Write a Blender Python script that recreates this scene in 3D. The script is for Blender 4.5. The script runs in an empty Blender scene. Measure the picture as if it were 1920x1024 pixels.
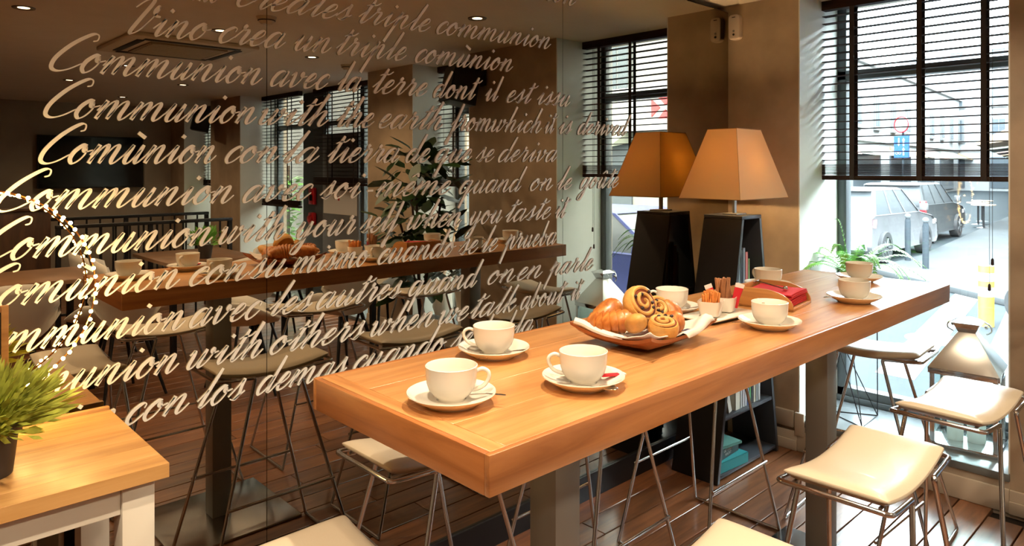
import bpy, bmesh, math, random
from mathutils import Vector, Matrix
R = random.Random(7)
S = bpy.context.scene
COL = S.collection
PI = math.pi
# ------------------------------------------------------------------ camera, world, lights, exposure
TH = 0.8135
H = 1.475                      # eye height; the mirror wall runs along +X at y = YM, the window wall at x = UW
YM, UW = 2.0688, 3.638
cam = bpy.data.cameras.new('camera'); cam.sensor_width = 36; cam.lens = 1328.35 / 1920 * 36
cam.shift_y = -(512 - 315.93) / 1920; cam.clip_start = 0.02; cam.clip_end = 300
co = bpy.data.objects.new('camera', cam); COL.objects.link(co)
co.location = (0, 0, H); co.rotation_euler = (PI / 2, 0, TH - PI / 2); S.camera = co
S.view_settings.view_transform = 'Standard'; S.view_settings.look = 'None'
S.view_settings.gamma = 1; S.view_settings.use_curve_mapping = False
S.view_settings.exposure = 0.27
S.cycles.max_bounces = 9; S.cycles.diffuse_bounces = 4; S.cycles.glossy_bounces = 5
S.cycles.transmission_bounces = 6; S.cycles.transparent_max_bounces = 12
S.cycles.sample_clamp_indirect = 4; S.cycles.use_denoising = True
S.cycles.caustics_reflective = False; S.cycles.caustics_refractive = False
W = bpy.data.worlds.new('sky'); S.world = W; W.use_nodes = True
nt = W.node_tree; bg = nt.nodes['Background']
tc = nt.nodes.new('ShaderNodeTexCoord'); sx = nt.nodes.new('ShaderNodeSeparateXYZ'); cr = nt.nodes.new('ShaderNodeValToRGB')
nt.links.new(tc.outputs['Generated'], sx.inputs[0]); nt.links.new(sx.outputs[2], cr.inputs[0]); nt.links.new(cr.outputs[0], bg.inputs[0])
cr.color_ramp.elements[0].position = 0.0; cr.color_ramp.elements[0].color = (.80, .88, .93, 1)
cr.color_ramp.elements[1].position = .6; cr.color_ramp.elements[1].color = (.86, .93, 1.0, 1)
bg.inputs[1].default_value = 32.0
SPOT_W = 70
DOWNLIGHTS = [  # x, y, power factor
    (1.22, 0.95, 1.15), (2.811, 0.856, .6), (1.822, -0.607, 1.1), (2.806, -1.224, 1.1), (2.709, -3.971, .8),
    (1.848, -2.794, .9), (2.61, -5.89, .9), (1.708, -4.339, .9), (0.45, -1.9, 1.6), (0.35, 0.65, .9), (-.75, .65, 1.0), (-.75, -.75, 1.3), (.75, -.7, 1.2)]  # last three are added fill spots that raise the room's ambient light

# ------------------------------------------------------------------ materials
def nm(name):
    m = bpy.data.materials.new(name); m.use_nodes = True
    return m, m.node_tree, m.node_tree.nodes['Principled BSDF']
def rgb(c): return (c[0], c[1], c[2], 1)
def mat(name, col, rough=.5, metal=0, var=0, vscale=6, bump=0, bscale=60, coat=0, emit=None, es=0, spec=.5, rnd=0, trans=0, ior=1.45, sub=0):
    m, t, b = nm(name)
    b.inputs['Base Color'].default_value = rgb(col); b.inputs['Roughness'].default_value = rough
    b.inputs['Metallic'].default_value = metal; b.inputs['Coat Weight'].default_value = coat
    b.inputs['Specular IOR Level'].default_value = spec
    b.inputs['Transmission Weight'].default_value = trans; b.inputs['IOR'].default_value = ior
    if emit: b.inputs['Emission Color'].default_value = rgb(emit); b.inputs['Emission Strength'].default_value = es
    if var or bump or rnd:
        tx = t.nodes.new('ShaderNodeTexCoord')
    last = None
    if var or rnd:
        last = t.nodes.new('ShaderNodeHueSaturation'); last.inputs['Color'].default_value = rgb(col)
        src = None
        if var:
            n = t.nodes.new('ShaderNodeTexNoise'); n.inputs['Scale'].default_value = vscale; n.inputs['Detail'].default_value = 6
            t.links.new(tx.outputs['Object'], n.inputs['Vector'])
            mr = t.nodes.new('ShaderNodeMapRange'); mr.inputs[1].default_value = .3; mr.inputs[2].default_value = .7
            mr.inputs[3].default_value = 1 - var; mr.inputs[4].default_value = 1 + var
            t.links.new(n.outputs['Fac'], mr.inputs[0]); src = mr.outputs[0]
        if rnd:
            oi = t.nodes.new('ShaderNodeObjectInfo'); m2 = t.nodes.new('ShaderNodeMapRange')
            m2.inputs[3].default_value = 1 - rnd; m2.inputs[4].default_value = 1 + rnd
            t.links.new(oi.outputs['Random'], m2.inputs[0])
            if src:
                mu = t.nodes.new('ShaderNodeMath'); mu.operation = 'MULTIPLY'
                t.links.new(src, mu.inputs[0]); t.links.new(m2.outputs[0], mu.inputs[1]); src = mu.outputs[0]
            else: src = m2.outputs[0]
        t.links.new(src, last.inputs['Value']); t.links.new(last.outputs[0], b.inputs['Base Color'])
    if bump:
        n = t.nodes.new('ShaderNodeTexNoise'); n.inputs['Scale'].default_value = bscale; n.inputs['Detail'].default_value = 4
        t.links.new(tx.outputs['Object'], n.inputs['Vector'])
        bp = t.nodes.new('ShaderNodeBump'); bp.inputs['Strength'].default_value = bump; bp.inputs['Distance'].default_value = .004
        t.links.new(n.outputs['Fac'], bp.inputs['Height']); t.links.new(bp.outputs[0], b.inputs['Normal'])
    return m
def wood(name, c1, c2, c3, stretch=(1, 14, 14), scale=2.2, rough=.4, coat=.2, rnd=.18, bump=.15, coatr=.2):
    m, t, b = nm(name)
    tx = t.nodes.new('ShaderNodeTexCoord'); oi = t.nodes.new('ShaderNodeObjectInfo')
    off = t.nodes.new('ShaderNodeVectorMath'); off.operation = 'MULTIPLY_ADD'
    t.links.new(oi.outputs['Random'], off.inputs[0]); off.inputs[1].default_value = (13.7, 5.1, 9.3)
    t.links.new(tx.outputs['Object'], off.inputs[2])
    mp = t.nodes.new('ShaderNodeMapping'); mp.inputs['Scale'].default_value = stretch
    t.links.new(off.outputs[0], mp.inputs[0])
    n = t.nodes.new('ShaderNodeTexNoise'); n.inputs['Scale'].default_value = scale; n.inputs['Detail'].default_value = 9
    n.inputs['Roughness'].default_value = .62; n.inputs['Distortion'].default_value = .6
    t.links.new(mp.outputs[0], n.inputs['Vector'])
    cr = t.nodes.new('ShaderNodeValToRGB'); e = cr.color_ramp.elements
    e[0].position = .3; e[0].color = rgb(c1); e[1].position = .72; e[1].color = rgb(c3)
    k = e.new(.5); k.color = rgb(c2)
    t.links.new(n.outputs['Fac'], cr.inputs[0])
    hs = t.nodes.new('ShaderNodeHueSaturation'); mr = t.nodes.new('ShaderNodeMapRange')
    mr.inputs[3].default_value = 1 - rnd; mr.inputs[4].default_value = 1 + rnd
    t.links.new(oi.outputs['Random'], mr.inputs[0]); t.links.new(mr.outputs[0], hs.inputs['Value'])
    t.links.new(cr.outputs[0], hs.inputs['Color']); t.links.new(hs.outputs[0], b.inputs['Base Color'])
    b.inputs['Roughness'].default_value = rough; b.inputs['Coat Weight'].default_value = coat; b.inputs['Coat Roughness'].default_value = coatr
    bp = t.nodes.new('ShaderNodeBump'); bp.inputs['Strength'].default_value = bump; bp.inputs['Distance'].default_value = .002
    t.links.new(n.outputs['Fac'], bp.inputs['Height']); t.links.new(bp.outputs[0], b.inputs['Normal'])
    return m
def glass(name, tint=(.93, .98, .97), refl=.02):
    m = bpy.data.materials.new(name); m.use_nodes = True; t = m.node_tree; t.nodes.clear()
    o = t.nodes.new('ShaderNodeOutputMaterial'); mx = t.nodes.new('ShaderNodeMixShader')
    tr = t.nodes.new('ShaderNodeBsdfTransparent'); gl = t.nodes.new('ShaderNodeBsdfGlossy')
    lw = t.nodes.new('ShaderNodeLayerWeight'); lw.inputs[0].default_value = .25
    mr = t.nodes.new('ShaderNodeMapRange'); mr.inputs[3].default_value = refl; mr.inputs[4].default_value = .3
    tr.inputs[0].default_value = rgb(tint); gl.inputs['Roughness'].default_value = .02
    t.links.new(lw.outputs['Fresnel'], mr.inputs[0]); t.links.new(mr.outputs[0], mx.inputs[0])
    t.links.new(tr.outputs[0], mx.inputs[1]); t.links.new(gl.outputs[0], mx.inputs[2]); t.links.new(mx.outputs[0], o.inputs[0])
    return m
def fabric_shade(name, col):
    m = bpy.data.materials.new(name); m.use_nodes = True; t = m.node_tree; t.nodes.clear()
    o = t.nodes.new('ShaderNodeOutputMaterial'); mx = t.nodes.new('ShaderNodeMixShader')
    d = t.nodes.new('ShaderNodeBsdfDiffuse'); tl = t.nodes.new('ShaderNodeBsdfTranslucent')
    d.inputs[0].default_value = rgb(col); tl.inputs[0].default_value = (.97, .66, .27, 1); mx.inputs[0].default_value = .64
    t.links.new(d.outputs[0], mx.inputs[1]); t.links.new(tl.outputs[0], mx.inputs[2]); t.links.new(mx.outputs[0], o.inputs[0])
    return m
M = {}
M['chrome'] = mat('chrome', (.72, .72, .73), .12, 1)
M['steel'] = mat('brushed_steel', (.34, .33, .31), .38, 1, bump=.1, bscale=200)
M['plate_steel'] = mat('base_plate_steel', (.55, .55, .55), .22, 1)
M['post'] = mat('satin_grey_post', (.30, .29, .27), .42, .65)
M['mirror'] = mat('bronze_mirror', (.43, .375, .295), .0, 1)
M['seam'] = mat('mirror_edge', (.02, .015, .01), .5)
M['letter'] = mat('cream_vinyl', (.88, .87, .84), .55)
M['ceiling'] = mat('ceiling_paint', (.74, .66, .56), .8, var=.03)
M['taupe'] = mat('taupe_plaster', (.42, .325, .235), .62, var=.16, vscale=5, bump=.15, bscale=20)
M['taupe2'] = mat('grey_taupe_plaster', (.36, .31, .25), .7, var=.08, vscale=4)
M['reveal'] = mat('reveal_paint', (.82, .84, .79), .6, var=.05, vscale=3)
M['skirt'] = mat('skirting_paint', (.50, .43, .35), .55)
M['sill'] = mat('slate_sill', (.16, .18, .19), .22, var=.15)
M['frame'] = mat('window_frame_grey', (.075, .088, .095), .4)
M['blind'] = wood('dark_wood_slat', (.012, .006, .004), (.03, .014, .010), (.05, .025, .018), (14, 1, 14), 3, .7, .0, .1, .05)
M['tape'] = mat('ladder_tape', (.035, .022, .016), .8)
M['floor'] = wood('oak_floor_board', (.085, .032, .014), (.17, .066, .027), (.26, .11, .047), (1, 12, 12), 2.0, .32, .6, .28, .2, .18)
M['subfloor'] = mat('subfloor', (.01, .006, .004), .9)
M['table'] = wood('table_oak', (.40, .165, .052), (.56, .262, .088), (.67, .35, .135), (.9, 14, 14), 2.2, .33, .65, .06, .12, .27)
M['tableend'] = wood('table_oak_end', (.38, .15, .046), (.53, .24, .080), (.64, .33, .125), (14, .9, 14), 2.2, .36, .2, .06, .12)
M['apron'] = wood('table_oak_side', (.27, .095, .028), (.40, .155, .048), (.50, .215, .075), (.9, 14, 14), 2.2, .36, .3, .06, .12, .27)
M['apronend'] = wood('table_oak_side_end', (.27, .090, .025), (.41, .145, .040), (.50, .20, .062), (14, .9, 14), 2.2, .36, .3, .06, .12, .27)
M['butcher'] = wood('beech_top', (.40, .19, .06), (.57, .31, .105), (.66, .38, .15), (1, 9, 9), 2.4, .4, .15, .14, .05)
M['white_paint'] = mat('white_lacquer', (.72, .68, .60), .4)
M['leather'] = mat('cream_leather', (.56, .475, .36), .36, bump=.08, bscale=220, coat=.1)
M['porcelain'] = mat('porcelain', (.84, .79, .70), .12, coat=.5, spec=.5)
M['silver'] = mat('cutlery', (.75, .74, .72), .12, 1)
M['black'] = mat('black_wood', (.005, .0045, .006), .45)
M['blackedge'] = mat('black_wood_edge', (.04, .045, .055), .35)
M['red_paper'] = mat('red_paper', (.52, .012, .02), .7)
M['redwhite'] = mat('white_paper', (.75, .66, .62), .7)
M['cloth'] = mat('linen', (.74, .66, .60), .85, bump=.2, bscale=90)
M['stripe'] = mat('navy_stitch', (.08, .08, .16), .8)
M['bowlwood'] = wood('acacia', (.13, .028, .008), (.24, .062, .018), (.33, .10, .03), (6, 2, 6), 3, .35, .3, .05, .05)
M['boxwood'] = wood('bamboo', (.32, .13, .035), (.45, .20, .055), (.52, .25, .08), (1, 12, 12), 3, .4, .2, .05, .05)
M['croissant'] = wood('baked_crust', (.27, .065, .013), (.47, .155, .030), (.62, .29, .075), (3, 12, 3), 7, .38, .25, .15, .4)
M['dough'] = mat('pale_dough', (.58, .30, .08), .5, var=.28, vscale=25, bump=.3, bscale=120, coat=.15)
M['filling'] = mat('cinnamon_filling', (.16, .035, .012), .35, var=.3, vscale=40, coat=.3)
M['raisin'] = mat('raisin', (.025, .012, .012), .3)
M['brownstick'] = mat('brown_paper_stick', (.30, .12, .045), .6, rnd=.3, var=.15, vscale=60)
M['orangestick'] = mat('orange_paper_stick', (.70, .24, .05), .6, rnd=.25, var=.2, vscale=80)
M['glass'] = glass('window_glass')
M['candle'] = fabric_shade('candle_wax', (.92, .92, .88)); M['candle'].node_tree.nodes['Translucent BSDF'].inputs[0].default_value = (.95, .95, .92, 1)
M['terracotta'] = mat('black_plastic_pot', (.035, .028, .026), .45)
M['leaf'] = mat('fern_green', (.13, .36, .05), .5, rnd=.25)
M['grass'] = mat('yellow_green_leaf', (.42, .46, .07), .5, var=.55, vscale=22)
M['darkleaf'] = mat('dark_leaf', (.025, .06, .015), .4, rnd=.3)
M['wirebl'] = mat('black_wire', (.015, .015, .017), .4, .5)
M['plastic'] = mat('white_plastic', (.68, .58, .50), .45)
M['dark'] = mat('dark_hole', (.01, .01, .01), .5)
M['shade'] = fabric_shade('lamp_fabric', (.85, .72, .50))
M['shadehem'] = mat('shade_hem', (.35, .16, .05), .7)
M['bulb'] = mat('bulb', (1, .8, .5), .5, emit=(1, .66, .30), es=60)
M['led'] = mat('led_bulb', (1, .85, .5), .4, emit=(1, .62, .20), es=90)
M['lamp'] = mat('downlight_lens', (1, .9, .8), .5, emit=(1, .85, .62), es=14)
M['darkring'] = mat('downlight_ring', (.12, .09, .06), .4)
M['tv'] = mat('tv_screen', (.004, .004, .005), .12)
M['speaker'] = mat('speaker_black', (.008, .008, .010), .5)
M['partition'] = wood('walnut_panel', (.025, .010, .004), (.05, .02, .009), (.08, .035, .015), (8, 8, 1), 2, .4, .2, .1, .1)
M['shell'] = mat('white_shell', (.62, .58, .52), .45)
M['red'] = mat('signal_red', (.55, .01, .015), .4)
M['acwhite'] = mat('ac_plastic', (.62, .52, .40), .5)
M['acdark'] = mat('ac_grille', (.28, .20, .13), .6)
M['poster'] = mat('poster_white', (.80, .80, .80), .6)
M['doorgrey'] = mat('grey_door', (.17, .175, .185), .45)
M['rattan'] = mat('pale_dried_flower', (.70, .50, .34), .8, rnd=.2)
M['blind'].node_tree.nodes['Principled BSDF'].inputs['Specular IOR Level'].default_value = .15
def pick(n, c, r=.5, **k):
    if n not in M: M[n] = mat(n, c, r, **k)
    return M[n]

# ------------------------------------------------------------------ mesh helpers
class MB:
    def __init__(s): s.v = []; s.f = []
    def add(s, vs, fs):
        o = len(s.v); s.v += [tuple(p) for p in vs]; s.f += [tuple(i + o for i in f) for f in fs]; return s
    def box(s, c, d, rz=0, M4=None):
        x, y, z = d[0] / 2, d[1] / 2, d[2] / 2
        vs = [Vector((i * x, j * y, k * z)) for k in (-1, 1) for j in (-1, 1) for i in (-1, 1)]
        if rz: vs = [Matrix.Rotation(rz, 3, 'Z') @ p for p in vs]
        vs = [p + Vector(c) for p in vs]
        if M4: vs = [M4 @ p for p in vs]
        return s.add(vs, [(0, 2, 3, 1), (4, 5, 7, 6), (0, 1, 5, 4), (2, 6, 7, 3), (0, 4, 6, 2), (1, 3, 7, 5)])
    def bb(s, x0, x1, y0, y1, z0, z1):
        return s.box(((x0 + x1) / 2, (y0 + y1) / 2, (z0 + z1) / 2), (abs(x1 - x0), abs(y1 - y0), abs(z1 - z0)))
    def hexa(s, lo, hi):   # 4 points bottom (ccw), 4 points top
        return s.add(list(lo) + list(hi), [(3, 2, 1, 0), (4, 5, 6, 7), (0, 1, 5, 4), (1, 2, 6, 5), (2, 3, 7, 6), (3, 0, 4, 7)])
    def tube(s, pts, r, n=8, closed=False, radii=None, flat=1):
        P = [Vector(p) for p in pts]; m = len(P); fr = []
        up = Vector((0, 0, 1))
        T = []
        for i in range(m):
            a = P[(i - 1) % m] if (closed or i > 0) else P[0]; b = P[(i + 1) % m] if (closed or i < m - 1) else P[-1]
            t = (b - a)
            if t.length < 1e-9: t = Vector((0, 0, 1))
            T.append(t.normalized())
        n0 = T[0].orthogonal().normalized()
        if abs(T[0].z) < .9:
            n0 = (up - T[0] * up.dot(T[0])).normalized()
        vs = []
        for i in range(m):
            if i:
                n0 = (n0 - T[i] * n0.dot(T[i]))
                n0 = n0.normalized() if n0.length > 1e-6 else T[i].orthogonal().normalized()
            b = T[i].cross(n0); rr = radii[i] if radii else r
            for k in range(n):
                a = 2 * PI * k / n
                vs.append(P[i] + n0 * (math.cos(a) * rr * flat) + b * (math.sin(a) * rr))
        fs = []
        for i in range(m if closed else m - 1):
            j = (i + 1) % m
            for k in range(n):
                l = (k + 1) % n
                fs.append((i * n + k, j * n + k, j * n + l, i * n + l))
        if not closed:
            fs.append(tuple(range(n))); fs.append(tuple((m - 1) * n + k for k in reversed(range(n))))
        return s.add(vs, fs)
    def lathe(s, prof, n=32, c=(0, 0, 0), cap0=False, cap1=False):
        vs = []; m = len(prof)
        for r, z in prof:
            for k in range(n):
                a = 2 * PI * k / n; vs.append((c[0] + r * math.cos(a), c[1] + r * math.sin(a), c[2] + z))
        fs = [(i * n + k, i * n + (k + 1) % n, (i + 1) * n + (k + 1) % n, (i + 1) * n + k) for i in range(m - 1) for k in range(n)]
        if cap0: fs.append(tuple(reversed(range(n))))
        if cap1: fs.append(tuple((m - 1) * n + k for k in range(n)))
        return s.add(vs, fs)
    def prism(s, poly, z0, z1, ax='z'):
        n = len(poly)
        def P(a, b, h): return (a, b, h) if ax == 'z' else ((a, h, b) if ax == 'y' else (h, a, b))
        vs = [P(a, b, z0) for a, b in poly] + [P(a, b, z1) for a, b in poly]
        fs = [tuple(reversed(range(n))), tuple(range(n, 2 * n))] + [(i, (i + 1) % n, n + (i + 1) % n, n + i) for i in range(n)]
        return s.add(vs, fs)
    def ball(s, c, r, n=10, m=7, sc=(1, 1, 1)):
        vs = [(c[0], c[1], c[2] - r * sc[2])]
        for j in range(1, m):
            t = PI * j / m
            for k in range(n):
                a = 2 * PI * k / n
                vs.append((c[0] + r * math.sin(t) * math.cos(a) * sc[0], c[1] + r * math.sin(t) * math.sin(a) * sc[1], c[2] - r * math.cos(t) * sc[2]))
        vs.append((c[0], c[1], c[2] + r * sc[2])); L = len(vs) - 1
        fs = [(0, 1 + (k + 1) % n, 1 + k) for k in range(n)]
        for j in range(m - 2):
            for k in range(n):
                a = 1 + j * n + k; b = 1 + j * n + (k + 1) % n; fs.append((a, b, b + n, a + n))
        fs += [(L, 1 + (m - 2) * n + k, 1 + (m - 2) * n + (k + 1) % n) for k in range(n)]
        return s.add(vs, fs)
    def mesh(s, name, m, smooth=True, bevel=0, seg=2):
        me = bpy.data.meshes.new(name); me.from_pydata(s.v, [], s.f)
        bm = bmesh.new(); bm.from_mesh(me)
        bmesh.ops.recalc_face_normals(bm, faces=bm.faces)
        if bevel:
            ed = [e for e in bm.edges if len(e.link_faces) == 2 and e.calc_face_angle(0) > .5]
            bmesh.ops.bevel(bm, geom=ed, offset=bevel, segments=seg, affect='EDGES', profile=.5, clamp_overlap=True)
        bm.to_mesh(me); bm.free()
        if m: me.materials.append(m)
        if smooth:
            me.shade_smooth()
            try: me.set_sharp_from_angle(angle=math.radians(38))
            except Exception: pass
        return me
    def obj(s, name, m, parent=None, smooth=True, bevel=0, loc=None, seg=2, sub=0):
        o = bpy.data.objects.new(name, s.mesh(name, m, smooth, bevel, seg)); COL.objects.link(o)
        if parent: o.parent = parent
        if loc: o.location = loc
        if sub:
            sd = o.modifiers.new('subdivision', 'SUBSURF'); sd.levels = sub; sd.render_levels = sub
        return o
def thing(name, label, cat, loc=(0, 0, 0), rz=0, group=None):
    o = bpy.data.objects.new(name, None); COL.objects.link(o); o.location = loc; o.rotation_euler = (0, 0, rz)
    o.empty_display_size = .1
    o['label'] = label; o['category'] = cat
    if group: o['group'] = group
    return o
def tag(o, label, cat, group=None, kind=None):
    o['label'] = label; o['category'] = cat
    if group: o['group'] = group
    if kind: o['kind'] = kind
    return o
def struct(o, label=None):
    o['kind'] = 'structure'
    if label: o['label'] = label
    return o
def dup(root, loc, rz, label=None, group=None):
    r = root.copy(); COL.objects.link(r); r.location = loc; r.rotation_euler = (0, 0, rz)
    if label: r['label'] = label
    if group: r['group'] = group
    for ch in list(root.children):
        c = ch.copy(); COL.objects.link(c); c.parent = r
        for g in list(ch.children):
            d = g.copy(); COL.objects.link(d); d.parent = c
    return r
def spline(pts, n=6, closed=False):
    P = [Vector(p) for p in pts]; m = len(P); out = []
    rng = range(m) if closed else range(m - 1)
    for i in rng:
        p0 = P[(i - 1) % m] if (closed or i > 0) else P[0] * 2 - P[1]
        p1 = P[i]; p2 = P[(i + 1) % m]
        p3 = P[(i + 2) % m] if (closed or i < m - 2) else P[-1] * 2 - P[-2]
        for k in range(n):
            t = k / n
            out.append(.5 * ((2 * p1) + (p2 - p0) * t + (2 * p0 - 5 * p1 + 4 * p2 - p3) * t * t + (3 * p1 - p0 - 3 * p2 + p3) * t ** 3))
    if not closed: out.append(P[-1])
    return out
def round_poly(pts, r, n=4):
    out = []; m = len(pts)
    for i in range(m):
        p = Vector(pts[i]); a = (Vector(pts[i - 1]) - p); b = (Vector(pts[(i + 1) % m]) - p)
        ra = min(r, a.length * .45, b.length * .45)
        A = p + a.normalized() * ra; B = p + b.normalized() * ra
        for k in range(n + 1):
            t = k / n; out.append(A * (1 - t) ** 2 + p * 2 * t * (1 - t) + B * t * t)
    return out
def rodpath(pts, r=.02, n=4):   # open path with rounded corners
    P = [Vector(p) for p in pts]; out = [P[0]]
    for i in range(1, len(P) - 1):
        p = P[i]; a = P[i - 1] - p; b = P[i + 1] - p; ra = min(r, a.length * .45, b.length * .45)
        A = p + a.normalized() * ra; B = p + b.normalized() * ra
        for k in range(n + 1):
            t = k / n; out.append(A * (1 - t) ** 2 + p * 2 * t * (1 - t) + B * t * t)
    out.append(P[-1]); return out
def text_mesh(name, body, size, m, parent, loc, rot, ext=.0005, align='CENTER'):
    cu = bpy.data.curves.new(name, 'FONT'); cu.body = body; cu.size = size; cu.extrude = ext; cu.align_x = align; cu.align_y = 'CENTER'
    cu.resolution_u = 2
    tmp = bpy.data.objects.new('tmp', cu); COL.objects.link(tmp)
    me = bpy.data.meshes.new_from_object(tmp.evaluated_get(bpy.context.evaluated_depsgraph_get()))
    bpy.data.objects.remove(tmp)
    me.materials.clear(); me.materials.append(m)
    o = bpy.data.objects.new(name, me); COL.objects.link(o); o.parent = parent; o.location = loc; o.rotation_euler = rot
    return o
# ------------------------------------------------------------------ room shell
CZ = H + .916; X0, Y0 = -2.6, -7.28; YW = 2.24; XF = 4.14   # ceiling height, room extents, wall behind the mirror, window plane
def boxo(name, m, x0, x1, y0, y1, z0, z1, parent=None, bevel=0): return MB().bb(x0, x1, y0, y1, z0, z1).obj(name, m, parent, bevel=bevel)
fl = struct(boxo('floor', M['subfloor'], X0, UW + .02, Y0, YW, -.14, -.022))
pw = .1275; boards = []
for L in (1.7, 2.1, 2.5): boards.append(MB().box((0, 0, -.011), (L - .004, pw - .005, .022)).mesh('floor_board', M['floor'], bevel=.0018, seg=1))
Ls = (1.7, 2.1, 2.5); ny = int((YW - Y0) / pw) + 1
for j in range(ny):
    y = 1.054 + pw / 2 + pw * 8 - j * pw
    if y < Y0: break
    x = UW + .0 + R.uniform(-.2, 1.2)
    if y > 1.6: x = UW + .3
    while x > -.9:
        k = R.randrange(3)
        o = bpy.data.objects.new('floor_board', boards[k]); COL.objects.link(o); o.parent = fl
        xc = x - Ls[k] / 2
        o.location = (xc, y, R.uniform(-.001, 0)); x -= Ls[k]
        if x + Ls[k] > UW + .02:      # trim the board that would run under the wall
            o.scale.x = (UW - x) / Ls[k]; o.location.x = (UW + x) / 2
struct(boxo('ceiling', M['ceiling'], X0, XF + .1, Y0, YW, CZ, CZ + .15))
struct(boxo('wall_left', M['taupe'], X0, UW, YW, YW + .15, -.15, CZ + .15))
struct(boxo('wall_front', M['taupe2'], X0 - .15, X0, Y0, YW, -.15, CZ + .15))
struct(boxo('wall_right', M['taupe2'], X0, UW + .6, Y0 - .15, Y0, -.15, CZ + .15))
OPEN = [(.7405, 1.6655), (-.986, -.207), (-4.695, -1.707), (-6.706, -5.672)]
wb = []
edges = [YW] + [e for a, b in OPEN for e in (b, a)] + [Y0]
wallb = bpy.data.objects.new('wall_back', None); COL.objects.link(wallb); struct(wallb)
for i in range(0, len(edges), 2):
    y1, y0 = edges[i], edges[i + 1]
    p = MB().bb(UW, XF + .12, y0, y1, -.15, CZ).obj('pier', M['taupe'], wallb)
# lintel-free openings; sill walls below the windows, pale reveals lining the openings
SZ = .165
for i, (a, b) in enumerate(OPEN):
    z = SZ if i != 2 else .03
    MB().bb(UW, XF + .12, a, b, -.15, z - .035).obj('sill_wall', M['skirt'], wallb)
    MB().bb(UW - .012, XF + .0, a, b, z - .035, z).obj('sill', M['sill'], wallb, bevel=.004)
    for y, s in ((a, 1), (b, -1)):
        MB().bb(UW + .001, XF, y, y + s * .006, z, CZ).obj('reveal', M['reveal'], wallb)
bk = bpy.data.objects.new('baseboard_back', None); COL.objects.link(bk); struct(bk)
for i in range(0, len(edges), 2):
    y1, y0 = edges[i], edges[i + 1]
    y1 = min(y1, YM - .01)
    MB().bb(UW - .016, UW - .0005, y0, y1, 0, .10).obj('skirting_board', M['skirt'], bk, bevel=.003)
    MB().bb(UW - .024, UW - .0165, y0, y1, 0, .055).obj('skirting_board', M['skirt'], bk, bevel=.003)
MB().bb(UW - .016, UW - .0005, *OPEN[0], 0, .10).obj('skirting_board', M['skirt'], bk, bevel=.003)
# small socket plates beside the shelf lamp
so = thing('socket_box', 'beige double socket box low on the brown wall by the window corner', 'socket', (UW, 1.735, .16))
MB().box((-.012, 0, 0), (.022, .10, .085)).obj('casing', M['skirt'], so, bevel=.004)
MB().box((-.012, -.082, -.02), (.018, .05, .12)).obj('cover', M['skirt'], so, bevel=.004)

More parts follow.
